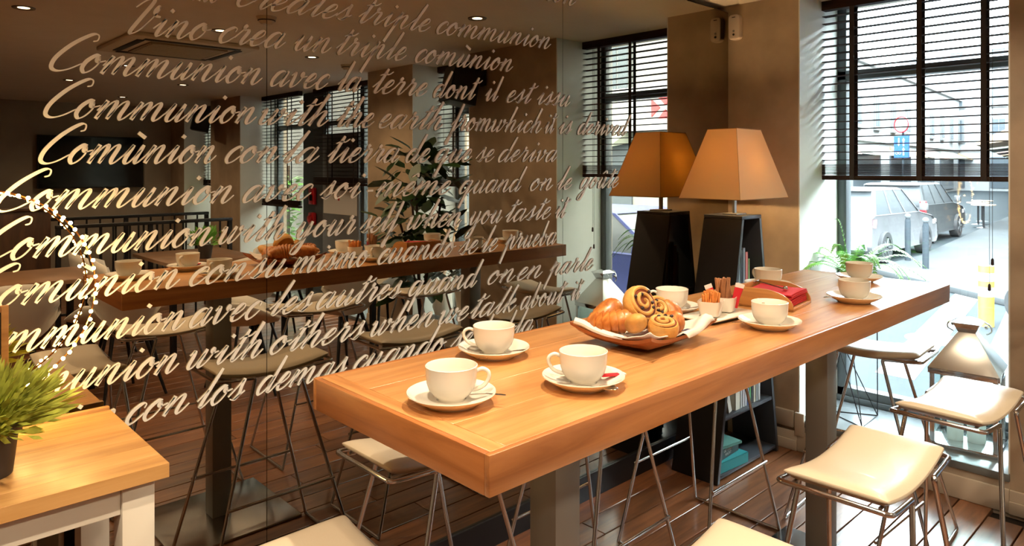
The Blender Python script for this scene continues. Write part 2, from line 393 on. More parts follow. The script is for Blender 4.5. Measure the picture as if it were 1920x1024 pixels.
# ------------------------------------------------------------------ mirror wall with script lettering
mir = bpy.data.objects.new('wall_mirror', None); COL.objects.link(mir); struct(mir)
MT = H + .88
for x0, x1 in ((-.388, .933), (.935, 2.2555), (2.2575, UW - .002)):
    MB().bb(x0, x1, YM, YM + .008, .11, MT).obj('mirror_panel', M['mirror'], mir, smooth=False)
MB().bb(-.388, UW - .002, YM + .009, YM + .03, .0, MT - .003).obj('backing_board', M['seam'], mir)
MB().bb(-.388, UW - .03, YM - .012, YM - .001, .0, .11).obj('black_skirting', M['black'], mir)
G = {
 'a': (.95, [[(.6,.85),(.42,1),(.2,.85),(.08,.4),(.15,.06),(.3,0),(.5,.3),(.62,.95)], [(.66,1.02),(.6,.25),(.67,.02),(.78,.06),(.95,.45)]]),
 'b': (.82, [[(0,.4),(.17,.95)], [(.25,2.1),(.17,.3),(.28,0),(.5,.15),(.62,.6),(.54,.92),(.46,.8),(.58,.66),(.82,.75)]]),
 'c': (.66, [[(.55,.72),(.54,.93),(.38,1),(.15,.7),(.1,.28),(.25,0),(.45,.08),(.66,.45)]]),
 'd': (.95, [[(.6,.85),(.42,1),(.2,.85),(.08,.4),(.15,.06),(.3,0),(.5,.3),(.63,.95)], [(.72,2.1),(.6,.25),(.67,.02),(.78,.06),(.95,.45)]]),
 'e': (.68, [[(0,.3),(.28,.46),(.46,.72),(.42,.98),(.26,.94),(.1,.5),(.15,.1),(.3,0),(.5,.12),(.68,.45)]]),
 'f': (.62, [[(0,.4),(.27,.95)], [(.36,2.1),(.28,.5),(.2,-.9),(.1,-1.12),(.04,-.9),(.16,-.45),(.4,.05),(.62,.45)]]),
 'g': (.95, [[(.6,.85),(.42,1),(.2,.85),(.08,.4),(.15,.06),(.3,0),(.5,.3),(.62,.95)], [(.66,1.02),(.6,-.5),(.45,-1.02),(.22,-.98),(.24,-.6),(.6,-.1),(.95,.45)]]),
 'h': (.95, [[(0,.4),(.15,.9)], [(.26,2.15),(.13,0)], [(.14,.1),(.3,.72),(.48,1),(.6,.88),(.56,.22),(.66,0),(.78,.08),(.95,.45)]]),
 'i': (.6, [[(0,.4),(.26,1)], [(.28,1.02),(.24,.25),(.31,.02),(.42,.06),(.6,.45)], [(.34,1.62),(.3,1.46)]]),
 'k': (.85, [[(0,.4),(.15,.9)], [(.26,2.15),(.13,0)], [(.16,.3),(.5,1),(.58,.8),(.25,.52)], [(.28,.52),(.48,.12),(.6,0),(.85,.45)]]),
 'l': (.6, [[(0,.4),(.26,.95)], [(.4,2.1),(.25,.25),(.31,.02),(.42,.06),(.6,.45)]]),
 'm': (1.42, [[(0,.45),(.15,.95)], [(.18,1.02),(.13,0)], [(.14,.1),(.3,.72),(.46,1),(.58,.88),(.56,0)], [(.57,.1),(.73,.72),(.9,1),(1.03,.88),(1,.22),(1.1,0),(1.23,.08),(1.42,.45)]]),
 'n': (.98, [[(0,.45),(.15,.95)], [(.18,1.02),(.13,0)], [(.14,.1),(.3,.72),(.48,1),(.6,.88),(.57,.22),(.67,0),(.8,.08),(.98,.45)]]),
 'o': (.82, [[(.5,.98),(.34,1),(.12,.65),(.1,.25),(.28,0),(.48,.15),(.6,.55),(.5,.9),(.45,.74),(.56,.62),(.82,.72)]]),
 'p': (.95, [[(0,.4),(.22,1.1)], [(.24,1.2),(.1,-1.12)], [(.14,.1),(.3,.72),(.48,1),(.6,.88),(.56,.22),(.66,0),(.78,.08),(.95,.45)]]),
 'q': (.98, [[(.6,.85),(.42,1),(.2,.85),(.08,.4),(.15,.06),(.3,0),(.5,.3),(.62,.95)], [(.66,1.02),(.55,-1.15)], [(.62,-.2),(.98,.45)]]),
 'r': (.72, [[(0,.4),(.2,1.0)], [(.22,1.25),(.17,1.08),(.26,.94),(.44,.88),(.38,.25),(.45,.02),(.56,.08),(.72,.45)]]),
 's': (.68, [[(0,.25),(.36,1.12)], [(.38,1.2),(.4,.75),(.46,.3),(.34,.02),(.14,.1)], [(.34,.02),(.68,.45)]]),
 't': (.6, [[(0,.4),(.26,.95)], [(.36,1.8),(.25,.25),(.31,.02),(.42,.06),(.6,.45)], [(.08,1.28),(.3,1.42),(.55,1.4),(.72,1.62)]]),
 'u': (1.0, [[(0,.4),(.2,1)], [(.22,1.02),(.16,.25),(.26,0),(.42,.08),(.64,.75)], [(.66,1.02),(.62,.22),(.7,0),(.82,.08),(1,.45)]]),
 'v': (.85, [[(0,.75),(.1,1)], [(.12,1.02),(.18,.7),(.2,.2),(.3,0),(.5,.25),(.64,.78),(.58,1),(.52,.82),(.64,.7),(.85,.78)]]),
 'w': (1.2, [[(0,.75),(.1,1)], [(.12,1.02),(.17,.7),(.17,.2),(.27,0),(.42,.12),(.6,.8)], [(.62,1),(.58,.22),(.68,0),(.86,.2),(1,.75),(.95,1),(.88,.84),(1,.72),(1.2,.78)]]),
 'y': (.95, [[(0,.4),(.15,.95)], [(.18,1.02),(.15,.3),(.25,0),(.4,.1),(.6,.75)], [(.64,1.02),(.58,-.5),(.43,-1.02),(.2,-.98),(.24,-.6),(.58,-.1),(.95,.45)]]),
 'C': (1.12, [[(1.0,1.72),(1.14,1.8),(1.06,2.08),(.8,2.08),(.34,1.5),(.06,.75),(.1,.2),(.38,0),(.75,.12),(1.12,.48)]]),
 'V': (1.05, [[(-.12,1.5),(.1,1.95),(.36,2.1),(.42,1.8),(.3,.8),(.24,.12),(.36,0),(.6,.35),(.82,1.35),(.78,1.72),(.7,1.4),(.85,1.15),(1.05,1.1)]]),
 '-': (.6, [[(.08,.45),(.5,.45)]]),
}
ACC = {'ù': ('u', [(.1,1.72),(.55,1.42)]), 'ê': ('e', [(.08,1.35),(.3,1.62),(.42,1.35)]), 'û': ('u', [(.2,1.35),(.45,1.62),(.6,1.35)])}
def word_strokes(w):
    x = 0; out = []
    for ch in w:
        extra = None
        if ch in ACC: ch, extra = ACC[ch]
        adv, st = G[ch]
        prev_high = False
        for s in st:
            out.append([(x + a, b) for a, b in s])
        if extra: out.append([(x + a, b) for a, b in extra])
        x += adv
    return out
SL = .44
def ink_word(mb, w, x0, x1, z0, z1, xh):
    st = word_strokes(w); ribbons = []
    for s in st:
        s = [(a + SL * b, b) for a, b in s]
        pts = spline([(a, b, 0) for a, b in s], 5) if len(s) > 2 else [Vector((s[0][0], s[0][1], 0)).lerp(Vector((s[1][0], s[1][1], 0)), t / 3) for t in range(4)]
        ribbons.append(pts)
    lo = min(p.x for r in ribbons for p in r) - .05; hi = max(p.x for r in ribbons for p in r) + .05
    k = (x1 - x0) / (hi - lo)
    big = w[0] in 'CV'
    for r in ribbons:
        n = len(r); L = []; Rr = []
        P = [Vector((x0 + (p.x - lo) * k, p.y * xh, 0)) for p in r]
        for i, p in enumerate(P):
            d = (P[min(i + 1, n - 1)] - P[max(i - 1, 0)]); d.normalize()
            down = max(0, min(1, (-d.y + .25) / .9)) if len(w) else 0
            if n <= 4: down = 1 if P[-1].y < P[0].y else (.1 if P[-1].y > P[0].y + .2 * xh else .6)
            wd = xh * (.034 + .064 * down ** 1.1)
            if n > 4 and (i == 0 or i == n - 1): wd *= .75
            if (P[0] - P[-1]).length < .32 * xh and n <= 4: wd = xh * .10
            nn = Vector((-d.y, d.x, 0)) * wd
            L.append(p + nn); Rr.append(p - nn)
        f = (P[0].x - x0) / max(x1 - x0, 1e-6)
        zb = lambda q: z0 + (z1 - z0) * (q.x - x0) / max(x1 - x0, 1e-6)
        ring = [(q.x, q.y + zb(q)) for q in L] + [(q.x, q.y + zb(q)) for q in reversed(Rr)]
        m2 = len(ring); base = [(a, YM - .0012, b) for a, b in ring]; top = [(a, YM - .0036, b) for a, b in ring]
        fs = []
        for i in range(n - 1):
            a, b, c, d2 = i, i + 1, m2 - 2 - i, m2 - 1 - i
            fs.append((m2 + a, m2 + b, m2 + c, m2 + d2)); fs.append((d2, c, b, a))
        for i in range(m2): fs.append((i, (i + 1) % m2, m2 + (i + 1) % m2, m2 + i))
        mb.add(base + top, fs)
LINES = [
   (2.1584, 0.012, [('communion', 1.668, 2.343)]) ,
   (1.9362, 0.0201, [('wine', 0.673, 0.793), ('creates', 0.841, 1.231), ('triple', 1.247, 1.551), ('communion', 1.575, 2.183)]) ,
   (1.8233, 0.0206, [('Vino', 0.552, 0.772), ('crea', 0.79, 0.997), ('un', 1.02, 1.154), ('triple', 1.164, 1.446), ('comùnion', 1.48, 1.962)]) ,
   (1.7143, 0.0133, [('Communion', 0.374, 0.922), ('avec', 0.945, 1.146), ('la', 1.171, 1.263), ('terre', 1.302, 1.537), ('dont', 1.561, 1.8), ('il', 1.811, 1.909), ('est', 1.921, 2.109), ('issu', 2.096, 2.308)]) ,
   (1.5977, 0.0121, [('Communion', 0.362, 0.904), ('with', 0.909, 1.148), ('the', 1.168, 1.313), ('earth', 1.325, 1.612), ('from', 1.61, 1.847), ('which', 1.841, 2.131), ('it', 2.141, 2.229), ('is', 2.229, 2.318), ('derived', 2.35, 2.737)]) ,
   (1.4838, 0.0096, [('Comùnion', 0.352, 0.785), ('con', 0.808, 0.976), ('la', 0.981, 1.111), ('tierra', 1.135, 1.417), ('de', 1.439, 1.549), ('que', 1.561, 1.746), ('se', 1.759, 1.861), ('deriva', 1.878, 2.222)]) ,
   (1.3704, 0.0064, [('Communion', 0.263, 0.836), ('avec', 0.86, 1.088), ('soi', 1.107, 1.279), ('-', 1.282, 1.309), ('même', 1.315, 1.645), ('quand', 1.673, 2.04), ('on', 2.055, 2.196), ('le', 2.216, 2.318), ('goûte', 2.343, 2.643)]) ,
   (1.2542, 0.0043, [('Communion', 0.228, 0.775), ('with', 0.79, 0.999), ('your', 1.004, 1.243), ('self', 1.253, 1.435), ('when', 1.444, 1.698), ('you', 1.706, 1.903), ('taste', 1.915, 2.183), ('it', 2.206, 2.311)]) ,
   (1.1423, 0.0054, [('Comùnion', 0.198, 0.686), ('con', 0.708, 0.881), ('su', 0.873, 1.002), ('mismo', 1.014, 1.298), ('cuando', 1.325, 1.67), ('se', 1.675, 1.778), ('le', 1.789, 1.88), ('prueba', 1.883, 2.216)]) ,
   (1.0327, -0.0049, [('Communion', 0.164, 0.7), ('avec', 0.708, 0.92), ('les', 0.939, 1.088), ('autres', 1.097, 1.426), ('quand', 1.444, 1.805), ('on', 1.822, 1.976), ('en', 1.976, 2.134), ('parle', 2.131, 2.462)]) ,
   (0.9176, -0.0076, [('Communion', 0.136, 0.683), ('with', 0.701, 0.929), ('others', 0.942, 1.277), ('when', 1.296, 1.568), ('we', 1.585, 1.732), ('talk', 1.732, 1.994), ('about', 2.0, 2.294), ('it', 2.308, 2.4)]) ,
   (0.7917, 0.0061, [('Comùnion', 0.109, 0.529), ('con', 0.545, 0.711), ('los', 0.726, 0.871), ('demas', 0.901, 1.211), ('cuando', 1.229, 1.625), ('se', 1.637, 1.754), ('habla', 1.781, 2.077)]) ,
]

for z0, sl, words in LINES:
    mb = MB()
    for w, a, b in words:
        xh = .0475 if a > .2 or 1 else .0475
        ink_word(mb, w, a, b, z0 + sl * a, z0 + sl * b, xh)
    mb.obj('script_line', M['letter'], mir, smooth=False)

# ------------------------------------------------------------------ windows and blinds
def window(n, a, b, zs, mull=(), rail=None, low=None):
    w = bpy.data.objects.new('window_%d' % n, None); COL.objects.link(w); struct(w)
    x0, x1 = XF - .02, XF + .05
    fw = .055
    for y in (a + fw / 2, b - fw / 2): MB().bb(x0, x1, y - fw / 2, y + fw / 2, zs, CZ).obj('frame_stile', M['frame'], w, bevel=.004)
    MB().bb(x0, x1, a, b, zs, zs + .075).obj('frame_rail', M['frame'], w, bevel=.004)
    MB().bb(x0 - .02, x0 + .0, a, b, zs, zs + .03).obj('frame_rail', M['frame'], w, bevel=.003)
    for y in mull: MB().bb(x0, x1, y - .04, y + .04, zs, CZ).obj('mullion', M['frame'], w, bevel=.004)
    if rail: MB().bb(x0, x1, a, b, rail, rail + .055).obj('transom', M['frame'], w, bevel=.004)
    ys = [a] + list(mull) + [b]; ys.sort()
    for p, q in zip(ys[:-1], ys[1:]):
        MB().bb(XF + .012, XF + .018, p + .03, q - .03, zs + .06, CZ).obj('pane', M['glass'], w, smooth=False)
    return w
window(1, *OPEN[0], SZ, rail=H + .498)
window(2, *OPEN[1], SZ, rail=H + .498)
window(3, *OPEN[2], .03, mull=(-2.60, -3.44, -3.92), rail=H + .498)
window(4, *OPEN[3], SZ, rail=H + .498)
slat_cache = {}
def blind(label, a, b, zb, tapes, x=3.935, tilt=.02, cord=None, pitch=.0415):
    t = thing('venetian_blind', label, 'blind', (x, (a + b) / 2, zb), group='dark wooden venetian blinds in the windows')
    Lh = (b - a) - .012; yc = 0
    key = round(Lh, 3)
    if key not in slat_cache:
        slat_cache[key] = MB().add([(i * .0, j, k) for i, j, k in ()], []).box((0, 0, 0), (.047, Lh, .0032)).mesh('slat', M['blind'], bevel=.0012, seg=1)
    me = slat_cache[key]
    z = .045
    nst = 12
    zz = []
    for k in range(nst): zz.append((.030 + k * .0048, 0))
    z = .030 + nst * .0048 + .02
    while zb + z < CZ - .05:
        zz.append((z, tilt)); z += pitch
    for z, ti in zz:
        o = bpy.data.objects.new('slat', me); COL.objects.link(o); o.parent = t; o.location = (R.uniform(-.0015, .0015), 0, z); o.rotation_euler = (R.uniform(-.0012, .0012), ti, 0)
    MB().box((0, 0, .012), (.05, Lh, .024)).obj('bottom_rail', M['blind'], t, bevel=.003)
    MB().box((0, 0, CZ - zb - .025), (.055, Lh, .05)).obj('head_rail', M['blind'], t)
    for y in tapes:
        yy = y - (a + b) / 2
        for sx_ in (-.0265, .0265):
            MB().bb(sx_ - .0006, sx_ + .0006, yy - .012, yy + .012, .0, CZ - zb).obj('ladder_tape', M['tape'], t, smooth=False)
    if cord:
        for k, (dy, zl) in enumerate(((0, cord[1]), (.012, cord[1] - .12))):
            yy = cord[0] - (a + b) / 2 + dy
            MB().tube([(-.045, yy, CZ - zb), (-.045, yy, zl - zb)], .0011, 5).obj('cord', M['tape'], t)
            MB().lathe([(.002, .03), (.006, .024), (.007, 0), (.003, -.004)], 10, (-.045, yy, zl - zb - .028), True, True).obj('cord_tassel', M['blind'], t)
    return t
blind('dark wooden blind half lowered in the window behind the long table', *OPEN[0], H - .062, (1.50, 1.475 - .3, .90), cord=(.86, H - .42))
blind('dark wooden blind in the mirror behind the big leafy plant', *OPEN[1], H - .16, (-.35, -.75), cord=(-.87, H - .5))
blind('dark wooden blind mirrored beside the wall poster over the grey door', -3.40, -2.22, H - .185, (-2.5, -3.05), x=3.98)
blind('dark wooden blind mirrored above the green creeper outside', -4.68, -3.66, H - .47, (-3.95, -4.4))
blind('dark wooden blind mirrored farthest off near the television', *OPEN[3], H - .25, (-5.9, -6.5))
# grey door leaf with a poster in opening 3
dr = bpy.data.objects.new('door_1', None); COL.objects.link(dr); struct(dr)
MB().bb(XF - .05, XF - .022, -3.42, -2.62, .035, H + .4).obj('door_leaf', M['doorgrey'], dr, bevel=.004)
MB().lathe([(.03, 0), (.035, .012), (.02, .02)], 20, (0, 0, 0), True, True).obj('door_knob', pick('brass', (.55, .45, .2), .25, metal=1), dr, loc=(XF - .055, -2.95, H - .60)).rotation_euler = (0, -PI / 2, 0)
po = thing('poster', 'white notice sheet with one small red mark on the grey door', 'poster', (XF - .0535, -3.02, H - .385))
MB().box((0, 0, 0), (.002, .74, .27)).obj('sheet', M['poster'], po)
MB().box((-.0018, -.02, .045), (.001, .035, .05)).obj('red_mark', M['red'], po)
# red fire alarm boxes on the post
fa = thing('fire_alarm', 'red call point box on the dark door post, upper one', 'alarm', (XF - .054, -3.66, H - .33), group=None)
MB().box((0, 0, 0), (.04, .13, .20)).obj('casing', M['red'], fa, bevel=.008)
MB().box((-.022, 0, -.02), (.004, .07, .07)).obj('glass_plate', M['dark'], fa)
MB().bb(XF - .03, XF + .03, -3.93, -3.43, .03, CZ).obj('door_post', M['frame'], dr)
fe = thing('fire_alarm', 'red sounder box on the dark door post, lower one', 'alarm', (XF - .057, -3.66, H - .60))
MB().box((0, 0, 0), (.05, .14, .15)).obj('casing', M['red'], fe, bevel=.02)
MB().lathe([(.045, 0), (.04, .02), (.0, .025)], 16).obj('sounder', M['red'], fe, loc=(-.03, 0, 0)).rotation_euler = (0, -PI / 2, 0)
# ------------------------------------------------------------------ long table
AU, AV, TL, TW, TT, TZ = .719, .811, 2.331, .558, .0652, H - .44
tb = thing('bar_table', 'long thick oak bar table on two grey posts along the mirror', 'table', (0, 0, 0))
e = .045
n = 4; bw = (TW - .024) / n
for k in range(n):
    y = AV + .012 + bw * (k + .5)
    MB().box((0, 0, 0), (TL - 2 * e - .001, bw - .0005, .03)).obj('top_board', M['table'], tb, loc=(AU + TL / 2, y, TZ - .015), bevel=.0006, seg=1)
for s, x in ((-1, AU + .0125 + (e - .0125) / 2), (1, AU + TL - .0125 - (e - .0125) / 2)):
    MB().box((0, 0, 0), (e - .0131, TW - .0246, .03)).obj('end_board', M['tableend'], tb, loc=(x, AV + TW / 2, TZ - .015), bevel=.0008, seg=1)
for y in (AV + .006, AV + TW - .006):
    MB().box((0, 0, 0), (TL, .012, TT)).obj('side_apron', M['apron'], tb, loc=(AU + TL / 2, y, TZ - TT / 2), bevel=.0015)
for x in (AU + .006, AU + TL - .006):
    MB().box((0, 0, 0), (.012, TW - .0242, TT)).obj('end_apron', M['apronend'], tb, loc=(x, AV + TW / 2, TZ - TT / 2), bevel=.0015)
MB().box((0, 0, 0), (TL - .03, TW - .03, .022)).obj('under_panel', M['table'], tb, loc=(AU + TL / 2, AV + TW / 2, TZ - TT + .013))
for x in (1.163, 2.562):
    MB().bb(x - .04, x + .04, 1.05, 1.13, .010, TZ - TT + .003).obj('post', M['post'], tb, bevel=.003)
    MB().bb(x - .255, x + .255, .85, 1.34, .0, .010).obj('base_plate', M['plate_steel'], tb, bevel=.002)

# ------------------------------------------------------------------ bar stools
def make_stool(label, loc, rz):
    t = thing('bar_stool', label, 'stool', loc, rz, 'chrome bar stools with cream saddle seats')
    L2, D2, zc, zb = .222, .125, .747, .728
    nx, ny = 18, 10; V = []; F = []
    def top(x, y):
        ex = min(1, abs(x) / .215); ey = min(1, abs(y) / .118)
        z = .727 + .03 * ex ** 2 + .018 * (1 - ex ** 8) ** .5 * (1 - ey ** 6) ** .5 + .004
        return z
    for s in (1, 0):
        for i in range(nx + 1):
            for j in range(ny + 1):
                x = math.sin((i / nx - .5) * PI) * .215 * .35 + (i / nx - .5) * 2 * .215 * .65
                y = math.sin((j / ny - .5) * PI) * .118 * .35 + (j / ny - .5) * 2 * .118 * .65
                V.append((x, y, top(x, y) if s else .712 + .03 * (abs(x) / .215) ** 2 + .012 * (1 if (i in (0, nx) or j in (0, ny)) else 0)))
    o = (nx + 1) * (ny + 1); idx = lambda s, i, j: s * o + i * (ny + 1) + j
    for i in range(nx):
        for j in range(ny):
            F.append((idx(0, i, j), idx(0, i + 1, j), idx(0, i + 1, j + 1), idx(0, i, j + 1)))
            F.append((idx(1, i, j), idx(1, i, j + 1), idx(1, i + 1, j + 1), idx(1, i + 1, j)))
    for i in range(nx):
        for j, in ((0,), (ny,)): F.append((idx(0, i, j), idx(0, i + 1, j), idx(1, i + 1, j), idx(1, i, j)))
    for j in range(ny):
        for i in (0, nx): F.append((idx(0, i, j), idx(0, i, j + 1), idx(1, i, j + 1), idx(1, i, j)))
    MB().add(V, F).obj('seat', M['leather'], t, sub=1)
    r = .0065
    for s in (-1, 1):
        MB().tube(rodpath([(s * .085, -D2, zb - .004), (s * L2 * .8, -D2, zb + .002), (s * L2, -D2, zc - .012), (s * L2, D2, zc - .012), (s * L2 * .8, D2, zb + .002), (s * .085, D2, zb - .004)], .014), r, 10).obj('rim', M['chrome'], t)
        for y in (-1, 1):
            MB().tube(rodpath([(s * .110, y * D2, zb - .003), (s * .083, y * D2, zb - .004), (s * .275, y * .195, .0068)], .018, 6), r, 10).obj('leg', M['chrome'], t)
        MB().tube([(s * .275, -.195, .0068), (s * .275, .195, .0068)], r, 10).obj('floor_rail', M['chrome'], t)
    for y in (-1, 1):
        f = (zb - .30) / (zb - .007); x = .085 + (.275 - .085) * f; yy = D2 + (.195 - D2) * f
        MB().tube([(-x - .004, y * (yy + .010), .30), (x + .004, y * (yy + .010), .30)], .0055, 10).obj('footrest', M['chrome'], t)
        MB().tube([(-.2, y * .095, .733), (.2, y * .095, .733)], .004, 6).obj('seat_support', M['steel'], t)
    return t
stools = [
 ('cream saddle stool on the mirror side at the near end of the table', (1.16, 1.535), 0),
 ('cream saddle stool on the mirror side, middle of the three there', (1.825, 1.545), .02),
 ('cream saddle stool on the mirror side, nearest the shelf lamp', (2.49, 1.54), 0),
 ('cream saddle stool on the room side, cut off by the bottom edge of the photo', (1.095, .648), .0),
 ('cream saddle stool standing right in front of the far table post', (1.84, .67), .02),
 ('pale saddle stool at lower right beside the lantern on the sill', (2.55, .648), -.04),
 ('cream saddle stool across the near end of the table, lower left', (.640, 1.09), PI / 2),
 ('pale saddle stool across the far end of the table by the window', (3.09, 1.115), PI / 2 + .06)]
st0 = make_stool(stools[0][0], (*stools[0][1], 0), stools[0][2])
for l, p, rz in stools[1:]: dup(st0, (*p, 0), rz, l)

# ------------------------------------------------------------------ cups, saucers, spoons
def make_cup(label, loc, rz):
    t = thing('coffee_cup', label, 'cup', loc, rz, 'white coffee cups on the long table')
    MB().lathe([(.0, .006), (.022, .006), (.0225, .0), (.025, .0), (.027, .006), (.036, .0125), (.0425, .022), (.0465, .034), (.0482, .050), (.0487, .063), (.0492, .0652), (.0478, .066), (.0462, .063), (.0455, .048), (.0435, .034), (.039, .022), (.031, .013), (.0, .010)], 40).obj('body', M['porcelain'], t)
    MB().tube(spline([(.0445, 0, .053), (.058, 0, .058), (.069, 0, .052), (.070, 0, .040), (.060, 0, .026), (.046, 0, .020), (.036, 0, .019)], 6), .0048, 10, flat=.8).obj('handle', M['porcelain'], t)
    return t
def make_saucer(label, loc, rz=0):
    t = thing('saucer', label, 'saucer', loc, rz, 'white saucers on the long table')
    MB().lathe([(.0, .004), (.044, .004), (.045, .0), (.049, .0), (.052, .004), (.068, .011), (.080, .019), (.0838, .0225), (.0832, .0242), (.078, .0215), (.066, .0145), (.046, .0082), (.028, .0085), (.0265, .0065), (.0, .0065)], 48).obj('dish', M['porcelain'], t)
    return t
def make_spoon(label, loc, rz, ry=0):
    t = thing('teaspoon', label, 'spoon', loc, rz, 'steel teaspoons on the saucers')
    t.rotation_euler = (0, ry, rz)
    MB().tube([(-.02, 0, .002), (.0, 0, .0035), (.03, 0, .006), (.056, 0, .005), (.068, 0, .004)], .002, 8, radii=[.0022, .0018, .0018, .0032, .0028], flat=.5).obj('handle', M['silver'], t)
    V = MB(); V.ball((-.034, 0, .003), .016, 14, 8, (1.25, .78, .28)); V.obj('bowl', M['silver'], t)
    return t
cups = [  # x, y, handle world angle, spoon (dx,dy,angle), text
 (.828, 1.041, -.72, (.026, -.026, -1.02), 'nearest the near corner of the table'),
 (1.111, 1.237, 2.45, (-.022, -.046, -.42), 'beside the mirror, second one back'),
 (1.088, .941, 2.35, (-.033, -.047, 2.33), 'with the red packet, in front of the pastry dish'),
 (1.845, 1.239, 2.4, (-.015, -.05, -.45), 'behind the pastry dish next to the mirror'),
 (1.859, .932, .85, (-.045, .022, 2.6), 'in front of the wooden napkin box'),
 (2.463, 1.241, 1.3, None, 'mostly hidden behind the napkin box'),
 (2.880, 1.077, .7, None, 'farthest off, beside the fern'),
 (2.421, .921, .8, (-.045, .022, 2.6), 'next to last towards the window')]
c0 = s0 = p0 = None
for x, y, ha, sp, tx in cups:
    z = TZ + .0005
    if c0 is None: s0 = make_saucer('white saucer under the cup ' + tx, (x, y, z)); c0 = make_cup('white cup ' + tx, (x, y, z + .0067), ha)
    else:
        dup(s0, (x, y, z), R.uniform(0, 6), 'white saucer under the cup ' + tx); dup(c0, (x, y, z + .0067), ha, 'white cup ' + tx)
    if sp:
        dx, dy, a = sp; lab = 'teaspoon of the cup ' + tx
        if p0 is None: p0 = o = make_spoon(lab, (x + dx, y + dy, z + .0135), a, -.05)
        else:
            o = dup(p0, (x + dx, y + dy, z + .0135), a, lab); o.rotation_euler = (0, -.05, a)
t = thing('sugar_stick', 'small red sugar stick lying on the saucer behind its cup', 'sugar packet', (1.088 + .052, .941 - .03, TZ + .019), -.5)
MB().box((0, 0, 0), (.045, .014, .004)).obj('sachet', M['red_paper'], t, bevel=.0015)
MB().box((.026, 0, 0), (.008, .014, .0035)).obj('sachet_end', M['redwhite'], t)

# ------------------------------------------------------------------ pastry dish
BX, BY = 1.470, 1.070
bd = thing('wooden_dish', 'square dark wooden dish with upturned corners holding the pastries', 'dish', (BX, BY, TZ + .0005), .03)
N = 22; V = []; F = []
def dz(a, b, hx=.170, hy=.145):
    r = max(abs(a), abs(b)); k = (abs(a) ** 2.6 * abs(b) ** 2.6)
    return .008 + .026 * r ** 3 + .024 * k
for s in (0, 1):
    for i in range(N + 1):
        for j in range(N + 1):
            a = i / N * 2 - 1; b = j / N * 2 - 1
            pin = 1 - .10 * (1 - max(abs(a), abs(b)) ** 2 * 0 - 0) * 0
            bow = 1 - .07 * (1 - (abs(b) if abs(a) > abs(b) else abs(a)) ** 2) * -1 * 0
            x = a * .132 * (1 + .12 * abs(b) ** 3); y = b * .106 * (1 + .14 * abs(a) ** 3)
            z = dz(a, b)
            if s: V.append((x, y, z))
            else: V.append((x * .985, y * .985, max(z - .0085, 0)))
o = (N + 1) ** 2; ix = lambda s, i, j: s * o + i * (N + 1) + j
for i in range(N):
    for j in range(N):
        F.append((ix(1, i, j), ix(1, i + 1, j), ix(1, i + 1, j + 1), ix(1, i, j + 1))); F.append((ix(0, i, j), ix(0, i, j + 1), ix(0, i + 1, j + 1), ix(0, i + 1, j)))
    for j in (0, N):
        F.append((ix(0, i, j), ix(0, i + 1, j), ix(1, i + 1, j), ix(1, i, j))); F.append((ix(0, j, i), ix(0, j, i + 1), ix(1, j, i + 1), ix(1, j, i)))
MB().add(V, F).obj('dish', M['bowlwood'], bd)
# linen napkin inside: drapes over the near right edge, with a rolled corner at the left tip
nk = thing('linen_napkin', 'white napkin with dark stitching lining the pastry dish', 'napkin', (BX, BY, TZ), .03)
V = []; F = []; NX = 34; NY = 26
for i in range(NX + 1):
    for j in range(NY + 1):
        a = -1 + 2.25 * i / NX; b = -1.18 + 2.1 * j / NY
        x = a * .124; y = b * .100
        aa, bb_ = max(-1, min(1, a)), max(-1, min(1, b))
        z = dz(aa, bb_) + .0032 + .0022 * math.sin(a * 9 + b * 4) * math.sin(b * 8)
        over = max(0, a - 1.05, -1.02 - b)
        z -= over * .055 if over > .08 else 0
        z += .009 * math.exp(-((a - .9) ** 2 + (b + .95) ** 2) * 30)
        V.append((x, y, z))
for i in range(NX):
    for j in range(NY):
        a = -1 + 2.25 * i / NX; b = -1.18 + 2.1 * j / NY
        if a > 1.0 and b > -.5: continue
        if b < -1.03 and a < .1: continue
        F.append((i * (NY + 1) + j, (i + 1) * (NY + 1) + j, (i + 1) * (NY + 1) + j + 1, i * (NY + 1) + j + 1))
on = MB().add(V, F).obj('cloth', M['cloth'], nk); sd = on.modifiers.new('thickness', 'SOLIDIFY'); sd.thickness = .0022; sd.offset = 1
MB().tube(spline([(-.138, .112, .060), (-.128, .092, .054), (-.120, .06, .042), (-.114, .02, .034), (-.110, -.02, .030)], 5), .013, 10, radii=None, flat=.7).obj('rolled_corner', M['cloth'], nk)
for k in range(5):
    MB().box((.052 + k * .006, -.088, .0365), (.0015, .022, .0012), .5).obj('stitching', M['stripe'], nk)
def croissant(name, label, loc, rot, L=.12, r=.026, m='croissant', bend=.35):
    t = thing(name, label, 'pastry', loc, 0, 'croissants in the pastry dish'); t.rotation_euler = rot; t.scale = (1.15, 1.15, 1.15)
    n = 90; P = []; Rr = []
    for i in range(n + 1):
        f = i / n; a = (f - .5) * 2
        P.append((a * L / 2, bend * L * (a * a) * .6, 0))
        ridge = (f * 9) % 1
        Rr.append(r * (max(0, 1 - abs(a) ** 2.2) ** .62 * .86 + .10) * (.84 + .25 * ridge ** .8))
    MB().tube(P, r, 16, radii=Rr).obj('crust', M[m], t)
    return t
